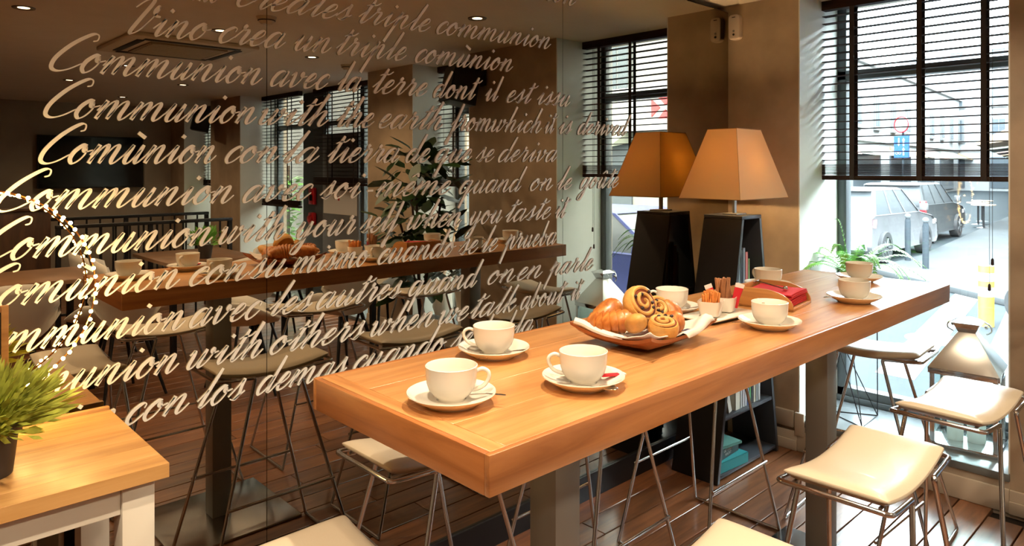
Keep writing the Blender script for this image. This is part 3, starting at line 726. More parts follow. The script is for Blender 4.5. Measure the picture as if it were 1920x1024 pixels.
def swirl(name, label, loc, rot, r=.036, h=.026, raisins=5):
    t = thing(name, label, 'pastry', loc, 0, 'raisin swirls in the pastry dish'); t.rotation_euler = rot; t.scale = (1.08, 1.08, 1.08)
    MB().lathe([(0, -h / 2), (r * .9, -h / 2), (r, -h / 4), (r * 1.02, h / 8), (r * .93, h * .34), (0, h * .30)], 28).obj('base', M['dough'], t)
    pts = []; rad = []
    for i in range(90):
        a = i / 90 * 2 * PI * 2.1; rr = r * .90 * (1 - i / 100)
        pts.append((rr * math.cos(a), rr * math.sin(a), h * .33 + .006 * i / 90)); rad.append(.0056 * (1 - .2 * i / 90))
    MB().tube(pts, .006, 8, radii=rad).obj('coil', M['dough'], t)
    MB().lathe([(0, h * .46), (r * .84, h * .40), (r * .84, h * .2), (0, h * .2)], 20).obj('filling', M['filling'], t)
    for k in range(raisins):
        a = R.uniform(0, 6.28); q = R.uniform(.3, .8) * r
        MB().ball((q * math.cos(a), q * math.sin(a), h * .5 + .001), .0042, 8, 6, (1.2, 1, .8)).obj('raisin', M['raisin'], t)
    return t
def P3(dx, dy, z): return (BX + dx, BY + dy, TZ + z)
croissant('croissant', 'golden ridged croissant at the left tip of the dish', P3(-.085, .030, .060), (.1, -.1, -.8), .115, .027)
croissant('croissant', 'croissant at the back left under the big swirl', P3(-.045, .075, .068), (0, -.15, .3), .125, .030)
croissant('croissant', 'croissant at the back right of the dish', P3(.065, .060, .060), (0, 0, -.2), .115, .026)
croissant('croissant', 'dark tipped croissant at the right end of the dish', P3(.105, -.010, .062), (.1, -.2, .9), .11, .024)
croissant('croissant', 'pale croissant in the front beside the stitched napkin edge', P3(.045, -.055, .052), (0, .05, .35), .10, .025)
swirl('raisin_swirl', 'big raisin swirl standing on edge on top of the pile', P3(-.010, .005, .098), (.95, -.55, .25), .043, .034, 6)
swirl('raisin_swirl', 'small raisin swirl at the right of the big one', P3(.052, -.002, .078), (.75, -.5, .1), .030, .028, 4)
swirl('raisin_swirl', 'raisin swirl lying flat at the front of the dish', P3(-.025, -.075, .056), (.2, -.15, 0), .034, .036, 3)
t = thing('milk_roll', 'smooth pale oval roll between croissant and big swirl', 'pastry', P3(-.075, -.030, .065), 0, None)
t.rotation_euler = (.2, .5, 1.0)
MB().ball((0, 0, 0), .03, 20, 14, (1.45, .86, .72)).obj('bun', M['dough'], t)

# ------------------------------------------------------------------ condiment plate, bowls, sticks
pl = thing('serving_plate', 'dark rectangular plate with white rim under the two white bowls', 'plate', (1.878, 1.100, TZ + .0005), -.06)
MB().prism([tuple(p)[:2] for p in round_poly([(-.112, -.052, 0), (.112, -.052, 0), (.112, .052, 0), (-.112, .052, 0)], .02)], 0, .008).obj('base', M['black'], pl, bevel=.002)
MB().prism([tuple(p)[:2] for p in round_poly([(-.119, -.059, 0), (.119, -.059, 0), (.119, .059, 0), (-.119, .059, 0)], .024)], .008, .0125).obj('glazed_top', M['porcelain'], pl, bevel=.0015)
def bowl(label, loc, rz):
    t = thing('sugar_bowl', label, 'bowl', loc, rz, 'small white square bowls on the plate')
    def ring(h, z, lift=0): return [Vector((p.x, p.y, z + lift * abs(p.x * p.y) / (h * h))) for p in round_poly([(-h, -h, 0), (h, -h, 0), (h, h, 0), (-h, h, 0)], h * .45, 4)]
    rs = [ring(.019, 0), ring(.026, .004), ring(.030, .022), ring(.034, .042, .006), ring(.0325, .042, .006), ring(.0285, .022), ring(.020, .006)]
    V = [p for q in rs for p in q]; n = len(rs[0]); F = [tuple(reversed(range(n)))]
    for i in range(len(rs) - 1):
        for k in range(n): F.append((i * n + k, i * n + (k + 1) % n, (i + 1) * n + (k + 1) % n, (i + 1) * n + k))
    F.append(tuple((len(rs) - 1) * n + k for k in range(n)))
    MB().add(V, F).obj('bowl', M['porcelain'], t)
    return t
zb_ = TZ + .0135
b1 = bowl('white square bowl filled with orange sugar sticks', (1.822, 1.092, zb_), .3)
b2 = bowl('white square bowl filled with brown and red sticks', (1.912, 1.100, zb_), .3)
def stick(name, label, cat, grp, m, loc, rot, L, w, endm=None):
    t = thing(name, label, cat, loc, 0, grp); t.rotation_euler = rot
    MB().box((0, 0, L / 2), (w, .005, L)).obj('wrapper', m, t, bevel=.0015, seg=1)
    if endm: MB().box((0, 0, L + .006), (w, .004, .012)).obj('crimped_end', endm, t)
    return t
for k in range(16):
    a, b = (k % 4 - 1.5) * .010, (k // 4 - 1.5) * .010
    stick('sugar_stick', 'orange paper sugar stick packed in the nearer white bowl', 'sugar stick', 'orange sugar sticks', M['orangestick'],
          (1.822 + a, 1.092 + b, zb_ + .012), (b * -7 + R.uniform(-.1, .1), a * 9 + R.uniform(-.1, .1), R.uniform(0, 3)), R.uniform(.054, .066), .012)
for k in range(13):
    a, b = (k % 4 - 1.5) * .010, (k // 4 - 1.2) * .011
    stick('sugar_stick', 'brown paper sugar stick standing tall in the farther white bowl', 'sugar stick', 'brown sugar sticks', M['brownstick'],
          (1.912 + a, 1.100 + b, zb_ + .012), (b * -6 + R.uniform(-.12, .12), a * 6 + R.uniform(-.12, .12), R.uniform(0, 3)), R.uniform(.078, .100), .011)
for k, (dx, dy, rx, ry, lb) in enumerate(((.018, -.020, .05, .22, 'red sugar sachet at the right side of the stick bowl'), (.026, -.012, .0, .35, 'red sugar sachet leaning out farthest right of the stick bowl'), (-.026, .012, 0, -.35, 'red sugar sachet sticking out at the left of the brown sticks'))):
    stick('sugar_sachet', lb, 'sugar sachet', None, M['red_paper'], (1.912 + dx, 1.100 + dy, zb_ + .012), (rx, ry, .4 - 1.2), .062, .022, M['redwhite'])

# ------------------------------------------------------------------ napkin box
nb = thing('napkin_box', 'open wooden napkin box with one rounded side', 'napkin holder', (2.195, 1.085, TZ + .0005), -1.42)
w2, d2 = .088, .098   # opens towards -y / +x
def side_poly(): # profile in (x, z): tall at the back (-x), curving down to the open front (+x)
    return [(-w2, 0), (w2, 0), (w2, .012)] + [(w2 - .10 + .10 * math.cos(t), .012 + .050 * math.sin(t)) for t in [PI / 2 * k / 8 for k in range(1, 9)]] + [(-w2, .062)]
MB().prism([(y, z) for y, z in [(-d2, 0), (d2, 0), (d2, .062), (-d2, .062)]], -w2, -w2 + .008, 'x').obj('back_board', M['boxwood'], nb, bevel=.001)
for s in (-1, 1):
    y = s * (d2 - .004) 
    MB().prism(side_poly(), y - .004, y + .004, 'y').obj('side_board', M['boxwood'], nb, bevel=.001)
MB().bb(-w2, w2, -d2, d2, 0, .008).obj('bottom_board', M['boxwood'], nb, bevel=.001)
np_ = None
for k in range(9):
    t = None
    lab = 'folded red paper napkin in the wooden box'
    if np_ is None:
        np_ = thing('paper_napkin', lab, 'napkin', (0, 0, 0), 0, 'red paper napkins in the wooden box')
        V = []; F = []; n = 10
        for s in (0, 1):
            for i in range(n + 1):
                for j in range(n + 1):
                    a = (i / n - .5) * .150; b = (j / n - .5) * .165
                    V.append((a, b, .0014 * math.sin(a * 28) * math.cos(b * 25) + s * .0032))
        o = (n + 1) ** 2
        for i in range(n):
            for j in range(n):
                q = i * (n + 1) + j; F += [(q, q + 1, q + n + 2, q + n + 1), (o + q, o + q + n + 1, o + q + n + 2, o + q + 1)]
            for q0, q1 in ((i * (n + 1), (i + 1) * (n + 1)), (i * (n + 1) + n, (i + 1) * (n + 1) + n), (i, i + 1), (n * (n + 1) + i, n * (n + 1) + i + 1)): F.append((q0, q1, o + q1, o + q0))
        MB().add(V, F).obj('sheet', M['red_paper'], np_); t = np_
    else: t = dup(np_, (0, 0, 0), 0, lab)
    c, s_ = math.cos(-1.42), math.sin(-1.42); lx, ly = .002 + R.uniform(-.003, .003), R.uniform(-.004, .004)
    t.location = (2.195 + lx * c - ly * s_, 1.085 + lx * s_ + ly * c, TZ + .0105 + k * .0044); t.rotation_euler = (0, 0, -1.42 + R.uniform(-.02, .02))
arm = thing('napkin_weight', 'thin metal arm with a small ball resting on the red napkins', 'weight', (2.195, 1.085, TZ + .051), -1.42)
MB().tube(spline([(-.078, .05, .010), (-.05, .035, .010), (.0, .0, .008), (.035, -.02, .006)], 6), .0026, 8).obj('arm', M['silver'], arm)
MB().ball((.043, -.026, .007), .0085, 14, 10).obj('ball', M['silver'], arm)
MB().tube([(-.078, .03, .009), (-.078, .092, .009)], .0026, 8).obj('hinge_bar', M['silver'], arm)
# ------------------------------------------------------------------ shelf pedestal with lamp
sh = thing('shelf_pedestal', 'black tapered open shelf pedestal in the corner under the lamp', 'bookshelf', (0, 0, 0))
ub = lambda z: (2.95 + (3.215 - 2.95) * z / 1.24, 3.56 + (3.405 - 3.56) * z / 1.24)
va, vb = 1.735, 1.985
vt0, vt1 = 1.752, 1.965
def yb(z): f = z / 1.24; return va + (vt0 - va) * f, vb + (vt1 - vb) * f
def slab(name, z0, z1, side, th, m):
    a0, b0 = ub(z0); a1, b1 = ub(z1); y0, y1 = yb(z0); y2, y3 = yb(z1)
    if side < 0: lo = [(a0, y0, z0), (a0 + th, y0, z0), (a0 + th, y1, z0), (a0, y1, z0)]; hi = [(a1, y2, z1), (a1 + th, y2, z1), (a1 + th, y3, z1), (a1, y3, z1)]
    else: lo = [(b0 - th, y0, z0), (b0, y0, z0), (b0, y1, z0), (b0 - th, y1, z0)]; hi = [(b1 - th, y2, z1), (b1, y2, z1), (b1, y3, z1), (b1 - th, y3, z1)]
    return MB().hexa(lo, hi).obj(name, m, sh, bevel=.002)
slab('side_panel', .0, 1.222, -1, .022, M['black']); slab('side_panel', .0, 1.222, 1, .022, M['blackedge'])
a, b = ub(1.222); y0, y1 = yb(1.222)
MB().bb(a, b, y0, y1, 1.222, 1.24).obj('top', M['blackedge'], sh, bevel=.002)
SH = [.035, .295, .555, .815]
for z in SH:
    a, b = ub(z); y0, y1 = yb(z)
    MB().bb(a + .023, b - .023, y0 + .004, y1 - .004, z - .018, z).obj('shelf', M['blackedge'], sh, bevel=.0015)
lamp = thing('table_lamp', 'lit cream table lamp with tapered square shade on the black shelf', 'lamp', (3.305, 1.846, 1.2405))
MB().bb(-.05, .05, -.04, .04, 0, .008).obj('base', M['steel'], lamp, bevel=.002)
MB().bb(-.010, .010, -.007, .007, .008, .20).obj('stem', M['steel'], lamp)
MB().ball((0, 0, .235), .034, 16, 10, (1, 1, 1.2)).obj('bulb', M['bulb'], lamp)
z0, z1 = .085, .432; pb, qb, pt, qt = .247, .168, .123, .080; th = .0018
V = []
for z, p, q in ((z0, pb, qb), (z1, pt, qt)):
    for d in (0, th): V += [(i * (p - d), j * (q - d), z) for i, j in ((-1, -1), (1, -1), (1, 1), (-1, 1))]
F = []
for k in range(4):
    l = (k + 1) % 4
    F += [(k, l, 8 + l, 8 + k), (4 + k, 12 + k, 12 + l, 4 + l), (k, 4 + k, 4 + l, l), (8 + k, 8 + l, 12 + l, 12 + k)]
MB().add(V, F).obj('lamp_shade', M['shade'], lamp, smooth=False)
for k, (i, j) in enumerate(((-1, -1), (1, -1), (1, 1), (-1, 1))):
    MB().tube([(i * pb, j * qb, z0), (i * pt, j * qt, z1)], .0009, 6).obj('seam', M['shadehem'], lamp)
for z, p, q in ((z0, pb, qb), (z1, pt, qt)):
    MB().tube([(-p, -q, z), (p, -q, z), (p, q, z), (-p, q, z)], .0016, 6, closed=True).obj('hem', M['shadehem'], lamp)
for z, p, q in ((.40, .134, .088),):
    MB().tube([(-p, 0, z), (p, 0, z)], .002, 6).obj('shade_carrier', M['steel'], lamp)
for k, zz in enumerate((.235,)):
    L = bpy.data.lights.new('lamp_light', 'POINT'); L.energy = 72; L.color = (1, .64, .28); L.shadow_soft_size = .036
    lo = bpy.data.objects.new('lamp_light', L); COL.objects.link(lo); lo.parent = lamp; lo.location = (0, 0, zz)
# books
def book(label, loc, rz, w, h, d, col, flat=False, txt=None, tcol=(.8, .8, .8), tilt=0, grp=None):
    # standing: spine faces -y, w = spine width (x), d = depth (y), h = height
    t = thing('book', label, 'book', loc, rz, grp); t.rotation_euler = (0, tilt, rz)
    m = pick('book_%02d%02d%02d' % tuple(int(c * 99) for c in col), col, .5)
    pm = pick('pages', (.62, .58, .48), .8)
    if not flat:
        MB().bb(0, w, 0, .002, 0, h).bb(0, .002, 0, d, 0, h).bb(w - .002, w, 0, d, 0, h).obj('cover', m, t)
        MB().bb(.0022, w - .0022, .002, d - .003, .003, h - .003).obj('pages', pm, t)
        if txt: text_mesh('spine_title', txt, min(w * .75, .016), pick('t%d' % int(tcol[0] * 99), tcol), t, (w / 2, -.0006, h * .55), (PI / 2, -PI / 2, 0), .0003)
    else:  # lying: spine faces -y; x length h, depth d, thickness w
        MB().bb(0, h, 0, .002, 0, w).bb(0, h, 0, d, 0, .002).bb(0, h, 0, d, w - .002, w).obj('cover', m, t)
        MB().bb(.003, h - .003, .002, d - .003, .0022, w - .0022).obj('pages', pm, t)
        if txt: text_mesh('spine_title', txt, w * .36, pick('t%d' % int(tcol[0] * 99), tcol), t, (h / 2, -.0006, w / 2), (PI / 2, 0, 0), .0003)
    return t
x = ub(SH[3] + .26)[0] + .027; y = yb(SH[3])[0] + .028
for lab, w, h, c, tx in (('tall slate grey book, first on the upper shelf', .030, .245, (.20, .27, .30), None), ('narrow black book on the upper shelf', .020, .255, (.02, .02, .025), None),
                     ('grey patterned book beside the pink one on the upper shelf', .022, .262, (.22, .24, .28), None), ('salmon pink book on the upper shelf', .026, .240, (.55, .16, .14), None), ('slim green book at the right end of the upper shelf', .016, .205, (.20, .30, .10), None)):
    book(lab, (x, y, SH[3] + .0005), 0, w, h, .17, c, txt=None); x += w + .002
x = ub(SH[1] + .19)[0] + .045; y = yb(SH[1])[0] + .02
cols = [((.60, .58, .52), .03, .18, 'white book leaning at the left on the lower shelf'), ((.62, .60, .50), .045, .19, 'thick cream book on the lower shelf'), ((.40, .42, .42), .022, .17, 'grey white book third on the lower shelf'),
        ((.60, .60, .60), .018, .185, 'thin white book on the lower shelf'), ((.50, .52, .55), .02, .18, 'pale grey book on the lower shelf'), ((.05, .09, .25), .020, .195, 'dark blue book on the lower shelf'),
        ((.10, .35, .12), .018, .19, 'green book on the lower shelf'), ((.03, .03, .03), .020, .20, 'black book on the lower shelf'), ((.45, .42, .32), .024, .205, 'beige book on the lower shelf'), ((.25, .27, .28), .022, .21, 'grey book second from the right on the lower shelf'), ((.5, .5, .48), .02, .205, 'light book at the right end of the lower shelf')]
for i, (c, w, h, lab) in enumerate(cols):
    if i == 0: book(lab, (x, y, SH[1] + .0005), 0, w, h, .15, c, tilt=-.28); x += .062
    else: book(lab, (x, y, SH[1] + .0005), 0, w, h, .15, c); x += w + .002
x = ub(.06)[0] + .03; y = yb(0)[0] + .015
book('teal book lying at the bottom of the shelf pedestal', (x, y, SH[0] + .0005), -.08, .048, .24, .17, (.02, .22, .24), True)
book('dark paperback with white title lying on the teal book', (x + .005, y + .012, SH[0] + .0492), .06, .050, .22, .16, (.03, .05, .05), True, 'DE VIERDE\nNACHT', (.78, .8, .78))
book('thin green paperback on top of the lying pile', (x + .0, y + .022, SH[0] + .0998), -.15, .012, .20, .14, (.10, .25, .22), True)

# ------------------------------------------------------------------ motion sensor high in the corner
pir = thing('motion_sensor', 'white motion sensor high on the brown wall in the mirror corner', 'sensor', (UW - .0005, 2.012, H + .785))
MB().prism([tuple(p)[:2] for p in round_poly([(-.033, -.070, 0), (.033, -.070, 0), (.033, .070, 0), (-.033, .070, 0)], .024)], -.044, 0, 'x').obj('casing', M['plastic'], pir, bevel=.006)
MB().bb(-.0455, -.043, -.010, .010, .052, .056).obj('slot', M['dark'], pir)
MB().lathe([(0, 0), (.0065, 0), (.006, .003), (0, .0035)], 14).obj('lens', M['dark'], pir, loc=(-.044, 0, -.042)).rotation_euler = (0, -PI / 2, 0)
MB().lathe([(0, 0), (.0065, 0), (.006, .002), (0, .0022)], 14).obj('led_window', M['steel'], pir, loc=(-.044, 0, -.022)).rotation_euler = (0, -PI / 2, 0)

# ------------------------------------------------------------------ lantern on the sill
def lantern(label, loc, rz):
    t = thing('lantern', label, 'lantern', loc, rz); c = M['chrome']; s = .135; hb = .022; ht = .345; w = .020
    MB().bb(-s - .006, s + .006, -s - .006, s + .006, 0, hb).obj('base', c, t, bevel=.003)
    for i in (-1, 1):
        for j in (-1, 1): MB().box((i * (s - w / 2), j * (s - w / 2), (hb + ht) / 2), (w, w, ht - hb)).obj('corner_post', c, t, bevel=.0015)
    for i in (-1, 1):
        MB().bb(-s, s, i * s - .008, i * s + .008, ht, ht + .026).obj('top_rail', c, t, bevel=.0015)
        MB().bb(i * s - .008, i * s + .008, -s, s, ht, ht + .026).obj('top_rail', c, t, bevel=.0015)
        MB().bb(-s + w, s - w, i * (s - .012) - .001, i * (s - .012) + .001, hb, ht).obj('pane', M['glass'], t, smooth=False)
        MB().bb(i * (s - .012) - .001, i * (s - .012) + .001, -s + w, s - w, hb, ht).obj('pane', M['glass'], t, smooth=False)
    z0 = ht + .026; z1 = z0 + .165; k = s + .008; q = .036
    MB().hexa([(-k, -k, z0), (k, -k, z0), (k, k, z0), (-k, k, z0)], [(-q, -q, z1), (q, -q, z1), (q, q, z1), (-q, q, z1)]).obj('roof', pick('roof_steel', (.62, .61, .58), .32, metal=1), t, bevel=.0015)
    MB().hexa([(-q, -q, z1), (q, -q, z1), (q, q, z1), (-q, q, z1)], [(-.055, -.055, z1 + .045), (.055, -.055, z1 + .045), (.055, .055, z1 + .045), (-.055, .055, z1 + .045)]).obj('chimney', c, t, bevel=.0015)
    MB().hexa([(-.062, -.062, z1 + .045), (.062, -.062, z1 + .045), (.062, .062, z1 + .045), (-.062, .062, z1 + .045)], [(-.03, -.03, z1 + .062), (.03, -.03, z1 + .062), (.03, .03, z1 + .062), (-.03, .03, z1 + .062)]).obj('cap', c, t, bevel=.001)
    pts = [(.0, .068, z1 + .035), (.0, .09, z1 + .055), (0, .075, z1 + .085), (0, 0, z1 + .10), (0, -.075, z1 + .085), (0, -.09, z1 + .055), (0, -.068, z1 + .035)]
    MB().tube(spline([(y * .85 if 0 else 0.055 * (1 - abs(y) / .09) + .04, y, z - .05) for _, y, z in pts], 5), .004, 8).obj('handle', c, t)
    for j in (-1, 1): MB().ball((.045, j * .068, z1 + .02), .009, 10, 8).obj('handle_pivot', c, t)
    MB().tube([(-s + .03, -s + .0, .20), (-s + .03, -s - .012, .20)], .006, 8).obj('latch', c, t)
    return t
LX, LY = 3.885, .958
lantern('large polished steel lantern with glass sides on the window sill', (LX, LY, SZ), .10)
cd = None
for k, (dx, dy, r, h, lb) in enumerate(((-.03, .045, .034, .115, 'white pillar candle at the left inside the lantern'), (.0, -.035, .038, .13, 'white pillar candle at the right inside the lantern'))):
    t = thing('pillar_candle', lb, 'candle', (LX + dx, LY + dy, SZ + .0225))
    MB().lathe([(0, 0), (r, 0), (r, h), (r - .004, h + .003), (.0, h - .002)], 28).obj('wax', M['candle'], t)
    MB().tube([(0, 0, h - .003), (0, 0, h + .012)], .0012, 6).obj('wick', M['dark'], t)

# ------------------------------------------------------------------ wire stand with fern
FX, FY = 3.86, 1.485
ws = thing('wire_plant_stand', 'thin black wire diamond plant stand on the sill under the fern', 'plant stand', (FX, FY, SZ))
bt = [(-.12, -.10, .003), (.12, -.09, .003), (.0, .13, .003)]; md = [(-.09, .06, .50), (.10, .05, .50), (.0, -.13, .50)]; tp = [(-.06, -.05, .62), (.06, -.05, .62), (0, .07, .62)]
for q in (bt, md, tp): MB().tube(q, .0028, 6, closed=True).obj('wire_ring', M['wirebl'], ws)
for i in range(3):
    MB().tube([bt[i], md[(i + 2) % 3 if i else 0]], .0028, 6).obj('wire', M['wirebl'], ws); MB().tube([bt[i], md[(i + 1) % 3]], .0028, 6).obj('wire', M['wirebl'], ws)
    MB().tube([md[i], tp[i]], .0028, 6).obj('wire', M['wirebl'], ws)
fern = thing('potted_fern', 'bright green fern in a pot at the window behind the far cups', 'plant', (FX, FY, SZ + .60))
MB().lathe([(0, .02), (.055, .02), (.075, .13), (.082, .13), (.082, .15), (.074, .15), (.07, .125), (0, .12)], 24).obj('pot', M['white_paint'], fern)
def frond(parent, az, ln, up, droop, m, z0=.14, wl=.046):
    mb = MB(); pts = []
    n = 17
    for i in range(n + 1):
        f = i / n; r = ln * (f * (1 - .18 * f)); z = z0 + up * math.sin(min(f * 1.25, 1) * PI / 2) - droop * f ** 2.4
        pts.append(Vector((math.cos(az) * r, math.sin(az) * r, z)))
    mb.tube(pts, .0014, 5)
    for i in range(2, n + 1):
        t_ = (pts[i] - pts[i - 1]).normalized(); sd = t_.cross(Vector((0, 0, 1))); sd = sd.normalized() if sd.length > .05 else Vector((-math.sin(az), math.cos(az), 0))
        w = wl * math.sin(PI * min(1, (i + 1.5) / (n + 2))) ** .7 * (1.15 - .75 * i / n); hw = ln / n * .40
        for s in (-1, 1):
            for h_ in (0, .5):
                b0 = pts[i] - t_ * (ln / n) * h_; tip = b0 + sd * s * w + t_ * w * .45 + Vector((0, 0, -.12 * w))
                mb.add([b0 - t_ * hw * .5, b0 + sd * s * w * .5 - t_ * hw * .35 + Vector((0, 0, .002)), tip, b0 + sd * s * w * .5 + t_ * hw * .6, b0 + t_ * hw * .4], [(0, 1, 2, 3, 4)])
    return mb.obj('frond', m, parent)
for k in range(20):
    az = 2 * PI * k / 20 + R.uniform(-.15, .15); lv = R.choice((.30, .36, .42))
    if abs(math.sin(az)) < .5: lv *= .5
    frond(fern, az, lv, R.uniform(.12, .22), R.uniform(.06, .20), M['leaf'])
frond(fern, 1.75, .10, .30, .0, M['leaf']); frond(fern, 2.1, .36, .10, .07, M['leaf'], wl=.022)
frond(fern, -1.4, .42, .11, .10, M['leaf']); frond(fern, -1.7, .38, .16, .16, M['leaf'])

# ------------------------------------------------------------------ side table at the left with pot, frame and ring of lights
SX0, SX1, SY0, SY1, SZt = -.62, .500, 1.578, 2.048, H - .619
stb = thing('side_table', 'white side table with butcher block top against the mirror', 'table', (0, 0, 0))
nb_ = 7; w = (SY1 - .018 - SY0) / nb_
for k in range(nb_):
    MB().box((0, 0, 0), (SX1 - SX0, w - .0002, .030)).obj('top_stave', M['butcher'], stb, loc=((SX0 + SX1) / 2, SY0 + w * (k + .5), SZt - .015), bevel=.0005, seg=1)
MB().bb(SX0, SX1, SY1 - .016, SY1, SZt - .03, SZt + .008).obj('back_lip', M['butcher'], stb, bevel=.003)
for x in (SX0 + .05, SX1 - .022 - .062):
    for y in (SY0 + .022, SY1 - .10):
        MB().bb(x, x + .062, y, y + .062, 0, SZt - .031).obj('leg', M['white_paint'], stb, bevel=.002)
for y in (SY0 + .032, SY1 - .055): MB().bb(SX0 + .112, SX1 - .085, y, y + .02, SZt - .092, SZt - .031).obj('apron', M['white_paint'], stb)
for x in (SX0 + .06, SX1 - .055): MB().bb(x, x + .02, SY0 + .085, SY1 - .10, SZt - .092, SZt - .031).obj('apron', M['white_paint'], stb)
PXx, PYy = .205, 1.765
pp = thing('potted_grass_plant', 'bushy yellow green artificial plant in a black pot on the side table', 'plant', (PXx, PYy, SZt + .0005))
MB().lathe([(0, 0), (.050, 0), (.060, .082), (.066, .082), (.068, .105), (.062, .105), (.056, .09), (0, .088)], 30).obj('pot', M['terracotta'], pp)
mb = MB(); R2 = random.Random(3)
for k in range(900):
    az = R2.uniform(0, 2 * PI); el = R2.uniform(.15, 1.5); r0 = R2.uniform(0, .05); L = R2.uniform(.06, .155)
    p0 = Vector((math.cos(az) * r0, math.sin(az) * r0, .088)); d = Vector((math.cos(az) * math.cos(el), math.sin(az) * math.cos(el), math.sin(el)))
    s0 = R2.uniform(.35, .8); p1 = p0 + d * L * s0; p2 = p0 + d * L + Vector((math.cos(az), math.sin(az), -.4)) * .012; mid = p1.lerp(p2, .55)
    if p2.z < .03: continue
    a2 = R2.uniform(0, PI); sd = d.orthogonal().normalized(); sd = Matrix.Rotation(a2, 3, d) @ sd
    w = R2.uniform(.0040, .0072)
    mb.add([p1 - sd * .001, p1 + sd * .001, mid + sd * w, p2, mid - sd * w], [(0, 1, 2, 3, 4)])
    if k % 3 == 0: mb.add([p0 - sd * .0009, p0 + sd * .0009, p1 + sd * .0007, p1 - sd * .0007], [(0, 1, 2, 3)])
fo = mb.obj('foliage', M['grass'], pp); fo['kind'] = 'stuff'
fr = thing('picture_frame', 'light wooden picture frame standing at the left end of the side table', 'frame', (.102, 1.955, SZt + .0005), .0)
MB().bb(.158, .172, -.006, .006, 0, .308).obj('frame_stile', M['boxwood'], fr, bevel=.001)
MB().bb(-.24, -.226, -.006, .006, 0, .308).obj('frame_stile', M['boxwood'], fr, bevel=.001)
for z in (0, .294): MB().bb(-.226, .158, -.006, .006, z, z + .014).obj('frame_rail', M['boxwood'], fr, bevel=.001)
MB().bb(-.226, .158, -.001, .003, .014, .294).obj('board', M['dark'], fr)
rg = thing('light_ring', 'round hoop of warm string lights leaning on the mirror', 'string lights', (.218, 2.022, H - .294))
RR = .246
MB().tube([(RR * math.cos(a), 0, RR * math.sin(a)) for a in [2 * PI * k / 96 for k in range(96)]], .0022, 6, closed=True).obj('hoop', pick('copper_wire', (.45, .2, .06), .3, metal=1), rg)
bm = MB().ball((0, 0, 0), .0046, 8, 6).mesh('bulb', M['led'])
nbulb = 72
for k in range(nbulb):
    a = 2 * PI * k / nbulb
    o = bpy.data.objects.new('bulb', bm); COL.objects.link(o); o.parent = rg; o.location = ((RR + R.uniform(-.003, .004)) * math.cos(a), -.005 + R.uniform(-.002, .002), (RR + R.uniform(-.003, .004)) * math.sin(a))
for k in range(24):
    a = 2 * PI * (k + .5) / 24
    L = bpy.data.lights.new('string_light', 'POINT'); L.energy = .10 if k % 3 else .26; L.color = (1, .58, .18); L.shadow_soft_size = .004
    lo = bpy.data.objects.new('string_light', L); COL.objects.link(lo); lo.parent = rg; lo.location = (RR * math.cos(a), -.018 if k % 3 else -.06, RR * math.sin(a))
# ------------------------------------------------------------------ things seen in the mirror: the rest of the room
tv = thing('television', 'black flat television on the far wall, mirrored behind the lettering', 'television', (2.57, Y0 + .005, H + .09))
MB().bb(-.66, .66, .03, .075, -.365, .365).obj('casing', M['dark'], tv, bevel=.004)
MB().bb(-.645, .645, .0755, .078, -.35, .35).obj('screen', M['tv'], tv)
MB().bb(-.15, .15, 0, .03, -.1, .1).obj('wall_bracket', M['dark'], tv)
ac = thing('air_conditioner', 'square ceiling cassette air conditioner above the mirrored dining tables', 'air conditioner', (1.83, -1.45, CZ))
MB().bb(-.44, .44, -.44, .44, -.03, -.0005).obj('housing', M['acwhite'], ac, bevel=.01)
for x0, x1, y0, y1 in ((-.33, .33, .315, .365), (-.33, .33, -.365, -.315), (.315, .365, -.30, .30), (-.365, -.315, -.30, .30)):
    MB().bb(x0, x1, y0, y1, -.036, -.0302).obj('air_slot', M['dark'], ac, bevel=.002)
MB().bb(-.27, .27, -.27, .27, -.042, -.0302).obj('grille', M['acdark'], ac, bevel=.004)
for k in range(12): MB().bb(-.25, .25, -.242 + k * .044, -.228 + k * .044, -.046, -.0421).obj('grille_bar', M['acwhite'], ac)
for x, y, l in ((1.865, .004, 'round smoke detector on the ceiling by the mirror seam'), (3.25, -1.42, 'round smoke detector on the ceiling in front of the second window')):
    t = thing('smoke_detector', l, 'smoke detector', (x, y, CZ))
    MB().lathe([(0, -.045), (.03, -.045), (.045, -.03), (.055, -.012), (.06, 0)], 24).obj('casing', M['acwhite'], t)
    MB().lathe([(.047, -.026), (.052, -.024), (.052, -.020), (.048, -.018)], 24).obj('vent_ring', M['dark'], t)
def speaker(label, loc, rz):
    t = thing('wall_speaker', label, 'speaker', loc, rz); 
    b = MB().hexa([(-.16, -.13, -.15), (.05, -.13, -.19), (.05, .13, -.19), (-.16, .13, -.15)], [(-.10, -.13, .13), (.10, -.13, .10), (.10, .13, .10), (-.10, .13, .13)]).obj('cabinet', M['speaker'], t, bevel=.008)
    MB().hexa([(-.168, -.12, -.14), (-.161, -.12, -.14), (-.161, .12, -.14), (-.168, .12, -.14)], [(-.109, -.12, .12), (-.102, -.12, .12), (-.102, .12, .12), (-.109, .12, .12)]).obj('grille', M['dark'], t)
    MB().bb(.06, .16, -.02, .02, .02, .06).bb(.15, .165, -.05, .05, -.02, .10).obj('bracket', M['speaker'], t)
speaker('black wall speaker tilted down between the first two windows, mirrored', (UW - .168, -.07, H + .66), .35)
speaker('black wall speaker tilted down far off between the last windows, mirrored', (UW - .168, -5.45, H + .66), .35)
